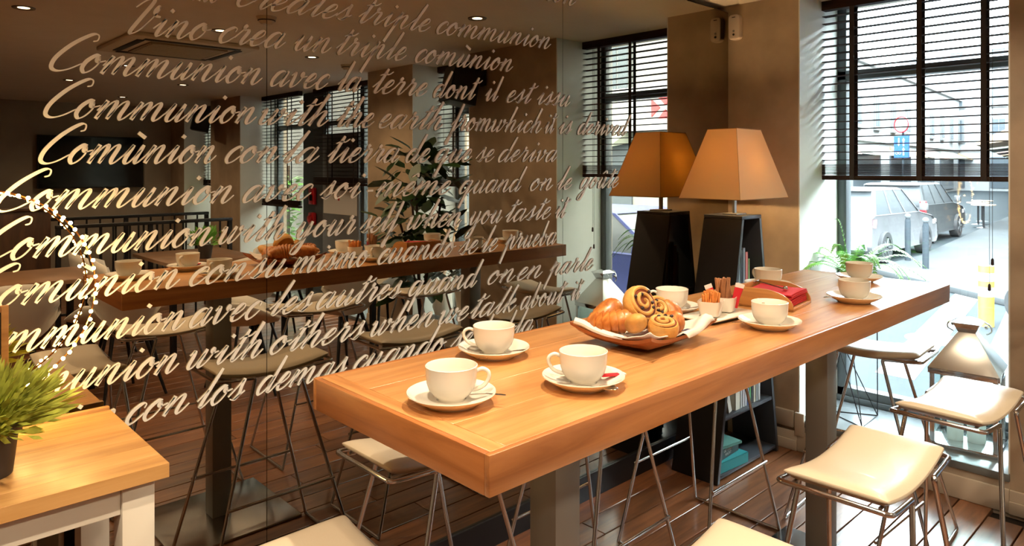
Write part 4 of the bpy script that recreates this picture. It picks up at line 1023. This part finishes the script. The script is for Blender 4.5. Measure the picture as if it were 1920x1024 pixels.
# partition, railing round the stair well
pt_ = thing('partition', 'low dark walnut partition mirrored behind the string lights', 'partition', (0, 0, 0))
for k in range(5): MB().bb(-.9 + k * .43, -.9 + (k + 1) * .43 - .004, -2.76, -2.70, 0, 1.13).obj('panel', M['partition'], pt_, bevel=.002)
MB().bb(-.9, 1.25, -2.775, -2.685, 1.13, 1.155).obj('cap_rail', M['partition'], pt_, bevel=.003)
def railing(label, x0, x1, y, n):
    t = thing('stair_railing', label, 'railing', (0, 0, 0), 0, 'black stair railings')
    MB().bb(x0, x1, y - .025, y + .025, .975, 1.005).obj('handrail', M['black'], t, bevel=.004)
    MB().bb(x0, x1, y - .01, y + .01, .06, .08).obj('bottom_rail', M['black'], t)
    for x in (x0 + .02, x1 - .02, (x0 + x1) / 2): MB().bb(x - .018, x + .018, y - .018, y + .018, 0, .975).obj('newel', M['black'], t)
    for k in range(1, n):
        x = x0 + (x1 - x0) * k / n
        MB().bb(x - .007, x + .007, y - .007, y + .007, .08, .975).obj('baluster', M['black'], t)
railing('black stair railing mirrored in front of the television wall, nearer one', 1.27, 2.72, -2.66, 13)
railing('black stair railing mirrored behind the nearer one', 1.27, 2.9, -3.75, 14)
def dining_table(label, x, y, w, d, rz):
    t = thing('dining_table', label, 'table', (x, y, 0), rz, 'small dining tables in the mirror')
    MB().bb(-w / 2, w / 2, -d / 2, d / 2, .722, .75).obj('tabletop', pick('dtop', (.17, .085, .04), .35, var=.2), t, bevel=.003)
    for i in (-1, 1):
        for j in (-1, 1): MB().bb(i * (w / 2 - .05) - .02, i * (w / 2 - .05) + .02, j * (d / 2 - .05) - .02, j * (d / 2 - .05) + .02, 0, .722).obj('leg', M['black'], t)
dining_table('brown dining table with a small potted plant by the railing', 2.16, -2.02, .72, .92, 0)
dining_table('brown dining table mirrored under the second window', 2.82, -.98, .62, .62, .1)
dining_table('brown dining table mirrored at the left near the partition', .91, -1.55, .7, .7, 0)
def shell_chair(label, x, y, rz):
    t = thing('shell_chair', label, 'chair', (x, y, 0), rz, 'white shell chairs in the mirror')
    V = []; F = []; nu, nv = 14, 12
    for i in range(nu + 1):
        for j in range(nv + 1):
            a = -1 + 2 * i / nu; s = j / nv   # s: 0 seat front -> 1 back top
            if s < .5: x_, z_ = .21 - s * 2 * .36, .455 - .02 * math.sin(s * 2 * PI)
            else:
                q = (s - .5) * 2; x_, z_ = -.15 - .085 * math.sin(q * PI / 2), .455 + .36 * q
            wd = .235 * (1 - .16 * max(0, (s - .7) / .3) ** 2)
            yy = a * wd; side = abs(a) ** 2.6
            z_ += side * (.05 + .13 * math.sin(min(1, s * 1.3) * PI)) * (1 if s < .75 else .5)
            x_ += side * (.10 if s > .5 else 0) * (1 - abs(s - .75))
            if s > .85: z_ -= side * .06
            V.append((x_, yy, z_))
    for i in range(nu):
        for j in range(nv): q = i * (nv + 1) + j; F.append((q, q + nv + 1, q + nv + 2, q + 1))
    o = MB().add(V, F).obj('shell', M['shell'], t); sd = o.modifiers.new('thickness', 'SOLIDIFY'); sd.thickness = .014
    for i in (-1, 1):
        for j in (-1, 1): MB().tube([(i * .10 - .01, j * .09, .45), (i * .20 - .01, j * .20, 0)], .012, 8, radii=[.014, .009]).obj('leg', M['black'], t)
    return t
ch0 = shell_chair('white shell chair at the far side of the plant table', 2.28, -1.22, -1.6)
ch0.location.y = -1.28
for l, x, y, rz in (('white shell chair mirrored behind the second reflected cup', 1.55, -1.66, .2), ('white shell chair mirrored behind the first reflected cup', 1.53, -2.28, 0),
                    ('white shell chair mirrored at far left, nearer of two', .72, -.92, -1.5), ('white shell chair mirrored at far left, farther of two', 1.30, -.95, -1.8),
                    ('white shell chair mirrored below the table edge near the grey door', 2.58, -.36, -1.7), ('white shell chair mirrored beside the second window', 3.37, -1.05, 3.1),
                    ('white shell chair mirrored under the big leafy plant', 1.92, -.50, .3), ('white shell chair mirrored at the grey door', 2.75, -1.62, 1.6)):
    dup(ch0, (x, y, 0), rz, l)
def small_pot(label, x, y, z, k=1):
    t = thing('potted_plant', label, 'plant', (x, y, z), 0, None)
    MB().lathe([(0, 0), (.035 * k, 0), (.048 * k, .09 * k), (.043 * k, .09 * k), (0, .07 * k)], 20).obj('pot', M['terracotta'], t)
    mb = MB(); rr = random.Random(5)
    for _ in range(170):
        az = rr.uniform(0, 6.28); el = rr.uniform(.1, 1.5); L = rr.uniform(.05, .13) * k
        d = Vector((math.cos(az) * math.cos(el), math.sin(az) * math.cos(el), math.sin(el))); p = Vector((0, 0, .08 * k)) + d * L
        sd = d.orthogonal().normalized() * .008 * k; mb.add([p - d * .02 * k, p + sd, p + d * .022 * k, p - sd], [(0, 1, 2, 3)])
    f = mb.obj('foliage', M['leaf'], t); f['kind'] = 'stuff'
small_pot('small green plant in a black pot on the mirrored dining table', 2.13, -1.72, .7505, 1.25)
# big leafy plant before the second window
bp_ = thing('rubber_plant', 'tall dark leafy plant mirrored in front of the second window', 'plant', (3.10, -.12, 0))
MB().lathe([(0, 0), (.15, 0), (.19, .36), (.175, .36), (0, .33)], 28).obj('planter', M['terracotta'], bp_)
rr = random.Random(11); leaves = []
lm = MB().add([(0, 0, 0), (.03, .035, .006), (.09, .045, 0), (.15, .02, -.012), (.175, 0, -.02), (.15, -.02, -.012), (.09, -.045, 0), (.03, -.035, .006)], [(0, 1, 2, 3, 4, 5, 6, 7)]).mesh('leaf', M['darkleaf'])
for k in range(5):
    a = k * 1.26; top = Vector((math.cos(a) * .16, math.sin(a) * .20, 1.15 + .12 * (k % 3)))
    pts = spline([(0, 0, .32), tuple(Vector((top.x * .3, top.y * .3, .7))), tuple(top)], 6)
    MB().tube(pts, .009, 7).obj('stem', M['partition'], bp_)
for k in range(250):
    a = rr.uniform(0, 6.28); h = rr.uniform(.55, 1.62); r = rr.uniform(.02, .27) * (1.25 - abs(h - 1.1))
    o = bpy.data.objects.new('leaf', lm); COL.objects.link(o); o.parent = bp_
    o.location = (math.cos(a) * r, math.sin(a) * r * 1.3, h); o.rotation_euler = (rr.uniform(-.5, .5), rr.uniform(-.9, .7), a); s = rr.uniform(.7, 1.25); o.scale = (s, s, s)
# dried flowers and white pots on the second sill
vz = thing('flower_vase', 'white vase of pale dried flowers on the second window sill, mirrored', 'vase', (3.83, -.80, SZ))
MB().lathe([(0, 0), (.06, 0), (.09, .10), (.075, .24), (.05, .32), (.045, .32), (0, .30)], 24).obj('vase', M['white_paint'], vz)
for k in range(34):
    a = rr.uniform(0, 6.28); e = rr.uniform(.0, .55); L = rr.uniform(.25, .62)
    p1 = Vector((math.cos(a) * math.sin(e) * L, math.sin(a) * math.sin(e) * L, .30 + math.cos(e) * L))
    MB().tube([(0, 0, .28), tuple(p1 * .6 + Vector((0, 0, .1))), tuple(p1)], .003, 5, radii=[.0015, .004, .020]).obj('dried_stem', M['rattan'], vz)
wp = thing('white_planter', 'white ribbed pot on the second window sill, mirrored', 'pot', (3.80, -.42, SZ))
MB().lathe([(0, 0), (.08, 0), (.11, .30), (.10, .30), (0, .28)], 18).obj('pot', M['white_paint'], wp)

# ------------------------------------------------------------------ outside
GZ = -.525
def ext(name, c, r=.8, **k): return pick(name, c, r, **k)
road = boxo('street', ext('asphalt', (.024, .029, .032), .9, spec=.08, var=.1, vscale=2, bump=.2, bscale=30), 4.4, 75, -45, 45, GZ - .25, GZ); struct(road)
pv = MB().prism([(14.3, 5.15), (12.3, 2.6), (11.0, -1), (10.6, -30), (75, -30), (75, 12.0), (40, 7.6), (17.2, 5.15)], GZ, GZ + .10).obj('sidewalk', ext('pavement', (.042, .045, .047), .9, spec=.08, var=.08, vscale=2), bevel=.02); struct(pv)
own = MB().bb(4.28, 6.0, -12, 9, GZ, GZ + .14).obj('sidewalk', ext('pavement', (.055, .059, .061))); struct(own)
for k in range(6):
    a0 = Vector((7.6 + k * .1, 4.6 - k * 1.05, 0)); 
    s_ = MB().prism([(7.0 + k * .35, 3.0 - k * .75), (13.2 + k * .0, 4.4 - k * .75 - .6), (13.2, 4.4 - k * .75 - .25), (7.0 + k * .35, 3.35 - k * .75)], GZ + .001, GZ + .004).obj('crossing_stripe', ext('road_paint', (0.130, 0.130, 0.130), .7), road)
MB().lathe([(0, .006), (.30, .006), (.32, .001)], 28, (9.3, 2.62, GZ)).obj('manhole_cover', ext('iron', (.28, .28, .28)), road)
def facade(label, p0, p1, h, col, floors, n, shop, depth=6):
    d = (Vector((p1[0], p1[1], 0)) - Vector((p0[0], p0[1], 0))); L = d.length; a = math.atan2(d.y, d.x)
    t = thing('townhouse', label, 'building', (p0[0], p0[1], GZ), a, 'pale stone houses across the street')
    w = ext('stone_%s' % label[:12], col, .8, var=.05, vscale=1)
    MB().bb(0, L, 0, depth, 0, h).obj('wall', w, t)
    MB().bb(-.1, L, -.25, 0, h - .5, h - .2).obj('cornice', w, t)
    MB().bb(-.1, L, -.15, 0, 3.6, 3.8).obj('string_course', w, t)
    glassm = ext('far_glass', (0.078, 0.091, 0.104), .2, spec=.1)
    step = L / n
    fm = MB().bb(-.6, .6, -.10, .02, -.05, 2.0).bb(-.7, .7, -.2, 0, -.18, -.05).mesh('window', ext('stone_trim', (0.130, 0.130, 0.130)))
    pm = MB().bb(-.46, -.03, -.12, -.101, .08, 1.85).bb(.03, .46, -.12, -.101, .08, 1.85).mesh('pane', glassm)
    for f in range(floors):
        for k in range(n):
            o = bpy.data.objects.new('window', fm); COL.objects.link(o); o.parent = t; o.location = ((k + .5) * step, 0, 4.5 + f * 3.1)
            q = bpy.data.objects.new('pane', pm); COL.objects.link(q); q.parent = o
    for k in range(max(2, n // 2)):
        x0 = (k + .15) * L / max(2, n // 2); x1 = (k + .85) * L / max(2, n // 2)
        MB().bb(x0, x1, -.06, .0, .25, 3.0).obj('shop_window', glassm, t)
        if shop: MB().hexa([(x0, -1.1, 2.75), (x1, -1.1, 2.75), (x1, 0, 2.9), (x0, 0, 2.9)], [(x0, -1.1, 2.85), (x1, -1.1, 2.85), (x1, 0, 3.4), (x0, 0, 3.4)]).obj('awning', ext('awning_%d' % (k % 3), ((0.273, 0.195, 0.130), (0.208, 0.221, 0.182), (0.293, 0.182, 0.156))[k % 3]), t)
    return t
facade('long pale stone house left of the street behind the parked cars', (80, 19.5), (8, 12.5), 8.6, (0.215, 0.215, 0.215), 1, 18, True).scale.y = -1
facade('cream house on the right with small awnings beyond the pavement', (25.5, 5.0), (72, 13.5), 8.4, (0.208, 0.202, 0.182), 1, 12, True).scale.y = -1
facade('pale house closing the far end of the street', (74, -2), (74, 24), 13, (0.260, 0.267, 0.273), 3, 8, False).scale.y = -1
facade('pale house seen in the mirrored window behind the blue car', (20, -40), (20, 2.0), 8.6, (0.208, 0.202, 0.189), 1, 14, True).scale.y = -1
# terrace tables far off as slender stacks
for k, (x, y) in enumerate(((26.5, 6.1), (28.0, 6.6), (29.8, 6.9))):
    t = thing('cafe_table', 'small round pavement table far off, %s from the cars' % ('first', 'second', 'third')[k], 'table', (x, y, GZ + .10), 0, 'far pavement tables')
    MB().lathe([(0, .72), (.34, .72), (.34, .75), (0, .75)], 16).obj('tabletop', ext('terr', (.40, .30, .22)), t)
    MB().lathe([(.2, 0), (.03, .04), (.03, .72)], 12).obj('pedestal', M['black'], t)
def car(label, loc, rz, L, Wd, Hh, paint, boxy=0, kind='suv'):
    t = thing('car', label, 'car', loc, rz); pm_ = ext('paint_%02d%02d%02d' % tuple(int(c * 99) for c in paint), paint, .5, spec=.3)
    gl = ext('car_glass', (.05, .055, .06), .3, spec=.25)
    # side profile, x: rear(-) to front(+)
    r = L / 2
    body = [(-r, .38), (-r + .02, .75), (-r + .06, Hh * .60), (-r + .30, Hh * .64), (r - 1.25, Hh * .63), (r - .35, Hh * .55), (r - .05, Hh * .42), (r, .35), (r - .1, .24), (-r + .1, .24)]
    V = []; n = len(body)
    for y, k, dz_ in ((-Wd / 2 + .05, .985, 0), (-Wd / 2, 1, -.0), (Wd / 2, 1, 0), (Wd / 2 - .05, .985, 0)):
        for x, z in body:
            tz = z if y in (-Wd / 2, Wd / 2) else z + (.03 if z > .5 else -.02)
            V.append((x * k, y if abs(y) < Wd / 2 - .01 else y * (1 if z < Hh * .58 else .965), tz))
    F = []
    for s in range(3):
        for i in range(n): F.append((s * n + i, s * n + (i + 1) % n, (s + 1) * n + (i + 1) % n, (s + 1) * n + i))
    F += [tuple(range(n)), tuple(3 * n + i for i in reversed(range(n)))]
    MB().add(V, F).obj('body', pm_, t, bevel=.02)
    zb0, zt = Hh * .62, Hh
    rb = -r + (.18 if boxy else .22); rt = -r + (.30 if boxy else .55); fb_ = r - 1.15; ft = r - 1.95
    wb_, wt = Wd / 2 - .06, Wd / 2 - .20
    lo = [(rb, -wb_, zb0), (fb_, -wb_, zb0), (fb_, wb_, zb0), (rb, wb_, zb0)]; hi = [(rt, -wt, zt - .04), (ft, -wt, zt - .04), (ft, wt, zt - .04), (rt, wt, zt - .04)]
    MB().hexa(lo, hi).obj('greenhouse', gl, t, bevel=.03)
    MB().hexa([(rt - .14, -wt - .01, zt - .05), (ft + .05, -wt - .01, zt - .05), (ft + .05, wt + .01, zt - .05), (rt - .14, wt + .01, zt - .05)], [(rt, -wt + .06, zt + .0), (ft - .1, -wt + .06, zt), (ft - .1, wt - .06, zt), (rt, wt - .06, zt)]).obj('roof', pm_, t, bevel=.015)
    for s in (-1, 1):
        for f0 in (0, .36, .68, 1.0):
            xb = rb + (fb_ - rb) * f0; xt = rt + (ft - rt) * f0
            wdt = .16 if f0 == 0 else .05
            MB().hexa([(xb - wdt / 2 + (.06 if f0 == 0 else 0), s * wb_ - .015 * s, zb0), (xb + wdt, s * wb_ - .015 * s, zb0), (xb + wdt, s * (wb_ + .012), zb0), (xb - wdt / 2 + (.06 if f0 == 0 else 0), s * (wb_ + .012), zb0)],
                      [(xt - .01, s * wt - .015 * s, zt - .04), (xt + wdt, s * wt - .015 * s, zt - .04), (xt + wdt, s * (wt + .012), zt - .04), (xt - .01, s * (wt + .012), zt - .04)]).obj('pillar', pm_, t)
        MB().hexa([(fb_ - .25, s * (Wd / 2), Hh * .66), (fb_ - .08, s * (Wd / 2), Hh * .66), (fb_ - .08, s * (Wd / 2 + .16), Hh * .66), (fb_ - .25, s * (Wd / 2 + .16), Hh * .66)], [(fb_ - .22, s * (Wd / 2), Hh * .76), (fb_ - .10, s * (Wd / 2), Hh * .76), (fb_ - .10, s * (Wd / 2 + .16), Hh * .76), (fb_ - .22, s * (Wd / 2 + .16), Hh * .76)]).obj('wing_mirror', pm_, t, bevel=.02)
        for x in (-r + .78, r - .85):
            w = MB().lathe([(0, .10), (.19, .11), (.215, .07), (.22, .12), (.32, .12), (.335, .09), (.335, -.09), (.0, -.09)], 26)
            o = w.obj('wheel', ext('tyre', (.025, .025, .027), .7), t, loc=(x, s * (Wd / 2 - .09), .335)); o.rotation_euler = (-s * PI / 2, 0, 0)
            q = MB()
            for k in range(5): q.box((.10 * math.cos(k * 1.2566), .10 * math.sin(k * 1.2566), .115), (.20, .045, .02), k * 1.2566)
            qq = q.obj('wheel_rim', ext('alloy', (.5, .5, .52), .3, metal=1), o)
        # tail lamp wraps the corner
        if kind == 'van': MB().bb(-r - .005, -r + .14, s * (Wd / 2 - .13), s * (Wd / 2 + .006), .75, 1.15).obj('tail_lamp', ext('tail_red', (.35, .01, .015), .2, coat=.5), t, bevel=.01)
        else: MB().hexa([(-r - .01, s * (Wd / 2 - .42), Hh * .50), (-r + .22, s * (Wd / 2 + .004), Hh * .49), (-r + .22, s * (Wd / 2 - .01), Hh * .50), (-r + .02, s * (Wd / 2 - .42), Hh * .50)], [(-r - .01, s * (Wd / 2 - .42), Hh * .56), (-r + .26, s * (Wd / 2 + .004), Hh * .60), (-r + .26, s * (Wd / 2 - .01), Hh * .6), (-r + .02, s * (Wd / 2 - .42), Hh * .57)]).obj('tail_lamp', ext('tail_red', (.35, .01, .015), .2, coat=.5), t)
        MB().bb(r - .22, r - .02, s * (Wd / 2 - .36), s * (Wd / 2 - .02), Hh * .42, Hh * .50).obj('headlamp', ext('headlamp', (.5, .5, .5), .1), t, bevel=.02)
    MB().bb(-r - .03, -r + .1, -Wd / 2 + .1, Wd / 2 - .1, .30, .48).obj('bumper', ext('bumper_grey', (.16, .17, .18), .5), t, bevel=.02)
    MB().bb(-r - .035, -r - .03, -.26, .26, .50, .61).obj('number_plate', ext('plate_white', (.5, .5, .5)), t)
    return t
car('white compact suv with red tail lamps parked beyond the pavement posts', (17.35, 6.35, GZ), 0, 4.25, 1.82, 1.57, (0.08, 0.08, 0.084))
car('silver grey van parked in front of the white suv', (22.5, 6.95, GZ), .03, 4.2, 1.78, 1.60, (0.036, 0.039, 0.042), 1, 'van')
car('blue car close outside, seen only in the mirrored window', (7.95, -1.75, GZ), PI / 2, 4.1, 1.76, 1.46, (0.019, 0.026, 0.098))
bo = None
for k, (x, y) in enumerate(((16.0, 5.02), (14.95, 4.38))):
    lb = ('slim dark pavement post farther from the window, left one', 'slim dark pavement post nearer the window, right one')[k]
    if bo is None:
        bo = thing('bollard', lb, 'bollard', (x, y, GZ + .10), 0, 'dark pavement posts')
        MB().lathe([(.055, 0), (.055, .82), (.045, .85), (.045, .87)], 16).obj('post', ext('bollard_grey', (.022, .027, .032), .8, spec=.1), bo); MB().ball((0, 0, .915), .058, 14, 9).obj('ball_top', ext('bollard_top', (.07, .075, .08), .7, spec=.2), bo)
    else: dup(bo, (x, y, GZ + .10), 0, lb)
yp = thing('marker_post', 'yellow and white plastic traffic post standing in the road', 'traffic post', (10.55, 2.40, GZ))
for z0_, z1_, c in ((.0, .38, 0), (.38, .50, 1), (.50, .575, 0), (.575, .68, 1), (.68, .77, 0)):
    MB().lathe([(0, z0_), (.088, z0_), (.088, z1_ - .002), (.08 if z1_ > .76 else .088, z1_), (0, z1_)], 22).obj('yellow_band' if c == 0 else 'white_band', ext('post_yellow', (0.195, 0.130, 0.019), .5) if c == 0 else ext('post_white', (0.163, 0.163, 0.169), .5), yp)
mt = thing('scooter', 'parked motor scooter with red trim at the right edge of the window', 'motorcycle', (10.6, 1.50, GZ), 1.1)
for x in (-.62, .62):
    o = MB().lathe([(0, .05), (.16, .05), (.24, .055), (.27, .02), (.27, -.02), (.24, -.055), (0, -.05)], 22).obj('wheel', ext('tyre', (.02, .02, .02)), mt, loc=(x, 0, .27)); o.rotation_euler = (PI / 2, 0, 0)
MB().tube([(.62, 0, .27), (.50, 0, .70), (.42, 0, 1.02)], .03, 8).obj('fork', M['steel'], mt)
MB().tube([(.42, -.33, 1.05), (.44, 0, 1.0), (.42, .33, 1.05)], .016, 8).obj('handlebar', M['black'], mt)
MB().hexa([(-.75, -.14, .45), (.05, -.13, .40), (.05, .13, .40), (-.75, .14, .45)], [(-.85, -.12, .78), (.0, -.12, .76), (.0, .12, .76), (-.85, .12, .78)]).obj('body', ext('moto_blue', (.10, .14, .20), .3), mt, bevel=.03)
MB().hexa([(.30, -.16, .35), (.48, -.16, .35), (.48, .16, .35), (.30, .16, .35)], [(.36, -.13, .95), (.47, -.13, .92), (.47, .13, .92), (.36, .13, .95)]).obj('leg_shield', ext('moto_red', (.5, .03, .03), .3), mt, bevel=.03)
MB().bb(-.2, .4, -.13, .13, .30, .36).obj('floor_board', M['black'], mt)
MB().bb(-.85, -.05, -.13, .13, .78, .86).obj('seat', M['black'], mt, bevel=.03)
for s in (-1, 1):
    MB().tube([(.42, s * .22, 1.04), (.46, s * .28, 1.22)], .006, 6).obj('mirror_stalk', M['black'], mt); MB().ball((.46, s * .30, 1.25), .06, 10, 8, (.3, 1, .7)).obj('rear_view_mirror', M['black'], mt)
sg = thing('road_sign', 'blue square traffic sign with white arrows seen through the blind', 'sign', (24.9, 7.95, GZ), -.35)
MB().lathe([(.035, 0), (.035, 3.65)], 12).obj('pole', ext('bollard_grey', (.04, .045, .05)), sg)
MB().bb(-.09, -.05, -.26, .26, 2.35, 3.05).obj('panel', ext('sign_blue', (0.013, 0.052, 0.195), .5), sg)
wm = ext('sign_white', (0.227, 0.227, 0.227), .5)
MB().prism([(-.11, 2.72), (-.06, 2.72), (-.06, 2.90), (-.03, 2.90), (-.085, 2.99), (-.14, 2.90), (-.11, 2.90)], -.096, -.0905, 'x').obj('arrow', wm, sg)
MB().prism([(.06, 2.99), (.11, 2.99), (.11, 2.81), (.14, 2.81), (.085, 2.72), (.03, 2.81), (.06, 2.81)], -.096, -.0905, 'x').obj('arrow', wm, sg)
MB().prism([(-.11, 2.42), (-.06, 2.42), (-.06, 2.60), (-.03, 2.60), (-.085, 2.68), (-.14, 2.60), (-.11, 2.60)], -.096, -.0905, 'x').obj('arrow', wm, sg)
bk_ = MB()
for y in (.05, .16): bk_.tube([(-.093, y + .045 * math.cos(a), 2.50 + .045 * math.sin(a)) for a in [k * PI / 8 for k in range(16)]], .008, 5, closed=True)
bk_.tube([(-.093, .05, 2.50), (-.093, .085, 2.56), (-.093, .14, 2.56), (-.093, .16, 2.50)], .007, 5).obj('bicycle_symbol', wm, sg)
MB().lathe([(0, 0), (.27, 0), (.27, .02), (0, .02)], 30).obj('round_plate', wm, sg, loc=(-.06, 0, 3.42)).rotation_euler = (0, -PI / 2, 0)
MB().tube([(-.085, .25 * math.cos(a), 3.42 + .25 * math.sin(a)) for a in [k * PI / 16 for k in range(32)]], .022, 6, closed=True).obj('rim', M['red'], sg)
# red and white bow-tie emblem on the shop fascia seen in the mirror
em = thing('shop_emblem', 'white shop panel with a red hexagon emblem, in the mirrored window', 'sign', (19.5, -9.2, GZ + 4.0))
MB().bb(0, .06, -2.2, 1.0, -.75, .75).obj('panel', wm, em)
for tri in (((-.55, -.3), (-.55, .3), (-.2, 0)), ((.55, .3), (.55, -.3), (.2, 0)), ((-.28, .36), (.28, .36), (0, .06)), ((.28, -.36), (-.28, -.36), (0, -.06))):
    MB().prism([(a, b) for a, b in tri], -.03, -.001, 'x').obj('red_triangle', M['red'], em)
# dark entrance lobby outside the third opening, with creeper
lobby = thing('entrance_lobby', 'dark entrance lobby wall outside the blinds of the wide opening', 'porch', (0, 0, 0))
MB().bb(5.6, 5.7, -7.6, -3.9, GZ, 3.2).obj('screen_wall', ext('lobby', (.06, .055, .05)), lobby)
cp = thing('creeper', 'green leafy creeper column outside, under the lower mirrored blind', 'plant', (4.62, -5.40, GZ + .14))
mb = MB()
for k in range(420):
    a = rr.uniform(0, 6.28); h = rr.uniform(0, 1.75); r = rr.uniform(.05, .24)
    c = Vector((r * math.cos(a), r * math.sin(a), h)); d = Vector((math.cos(a), math.sin(a), rr.uniform(-.5, .5))) * .05; sd = Vector((-math.sin(a), math.cos(a), rr.uniform(-.4, .4))) * .03
    mb.add([c - d, c + sd, c + d, c - sd], [(0, 1, 2, 3)])
f = mb.obj('foliage', M['leaf'], cp); f['kind'] = 'stuff'
MB().lathe([(.03, 0), (.03, 1.9)], 8).obj('stem', M['partition'], cp)
# ------------------------------------------------------------------ downlights
for i, (x, y, k) in enumerate(DOWNLIGHTS):
    names = ['over the near end of the long table', 'over the far end of the long table', 'between the table and the mirrored plant',
             'near the second window', 'near the grey door', 'beyond the ceiling air conditioner', 'farthest off near the television', 'over the mirrored dining tables', 'above the near floor', 'beside the side table', 'added for ambient light behind the side table', 'added for ambient light behind the viewer', 'added for ambient light between the stools and the room']
    t = thing('downlight', 'recessed round ceiling downlight ' + names[i], 'downlight', (x, y, CZ), group='recessed ceiling downlights')
    MB().lathe([(.058, 0), (.056, -.006), (.042, -.004), (.036, .0), (.03, -.002)], 28).obj('trim_ring', M['darkring'], t)
    MB().lathe([(.0, -.0025), (.03, -.0025)], 20).obj('lens', M['lamp'], t)
    L = bpy.data.lights.new('spot', 'SPOT'); L.energy = SPOT_W * k; L.color = (1, .80, .55); L.spot_size = math.radians(92 if i == 0 else 150); L.spot_blend = .6 if i == 0 else .9; L.shadow_soft_size = .018
    lo = bpy.data.objects.new('spot', L); COL.objects.link(lo); lo.parent = t; lo.location = (0, 0, -.02)
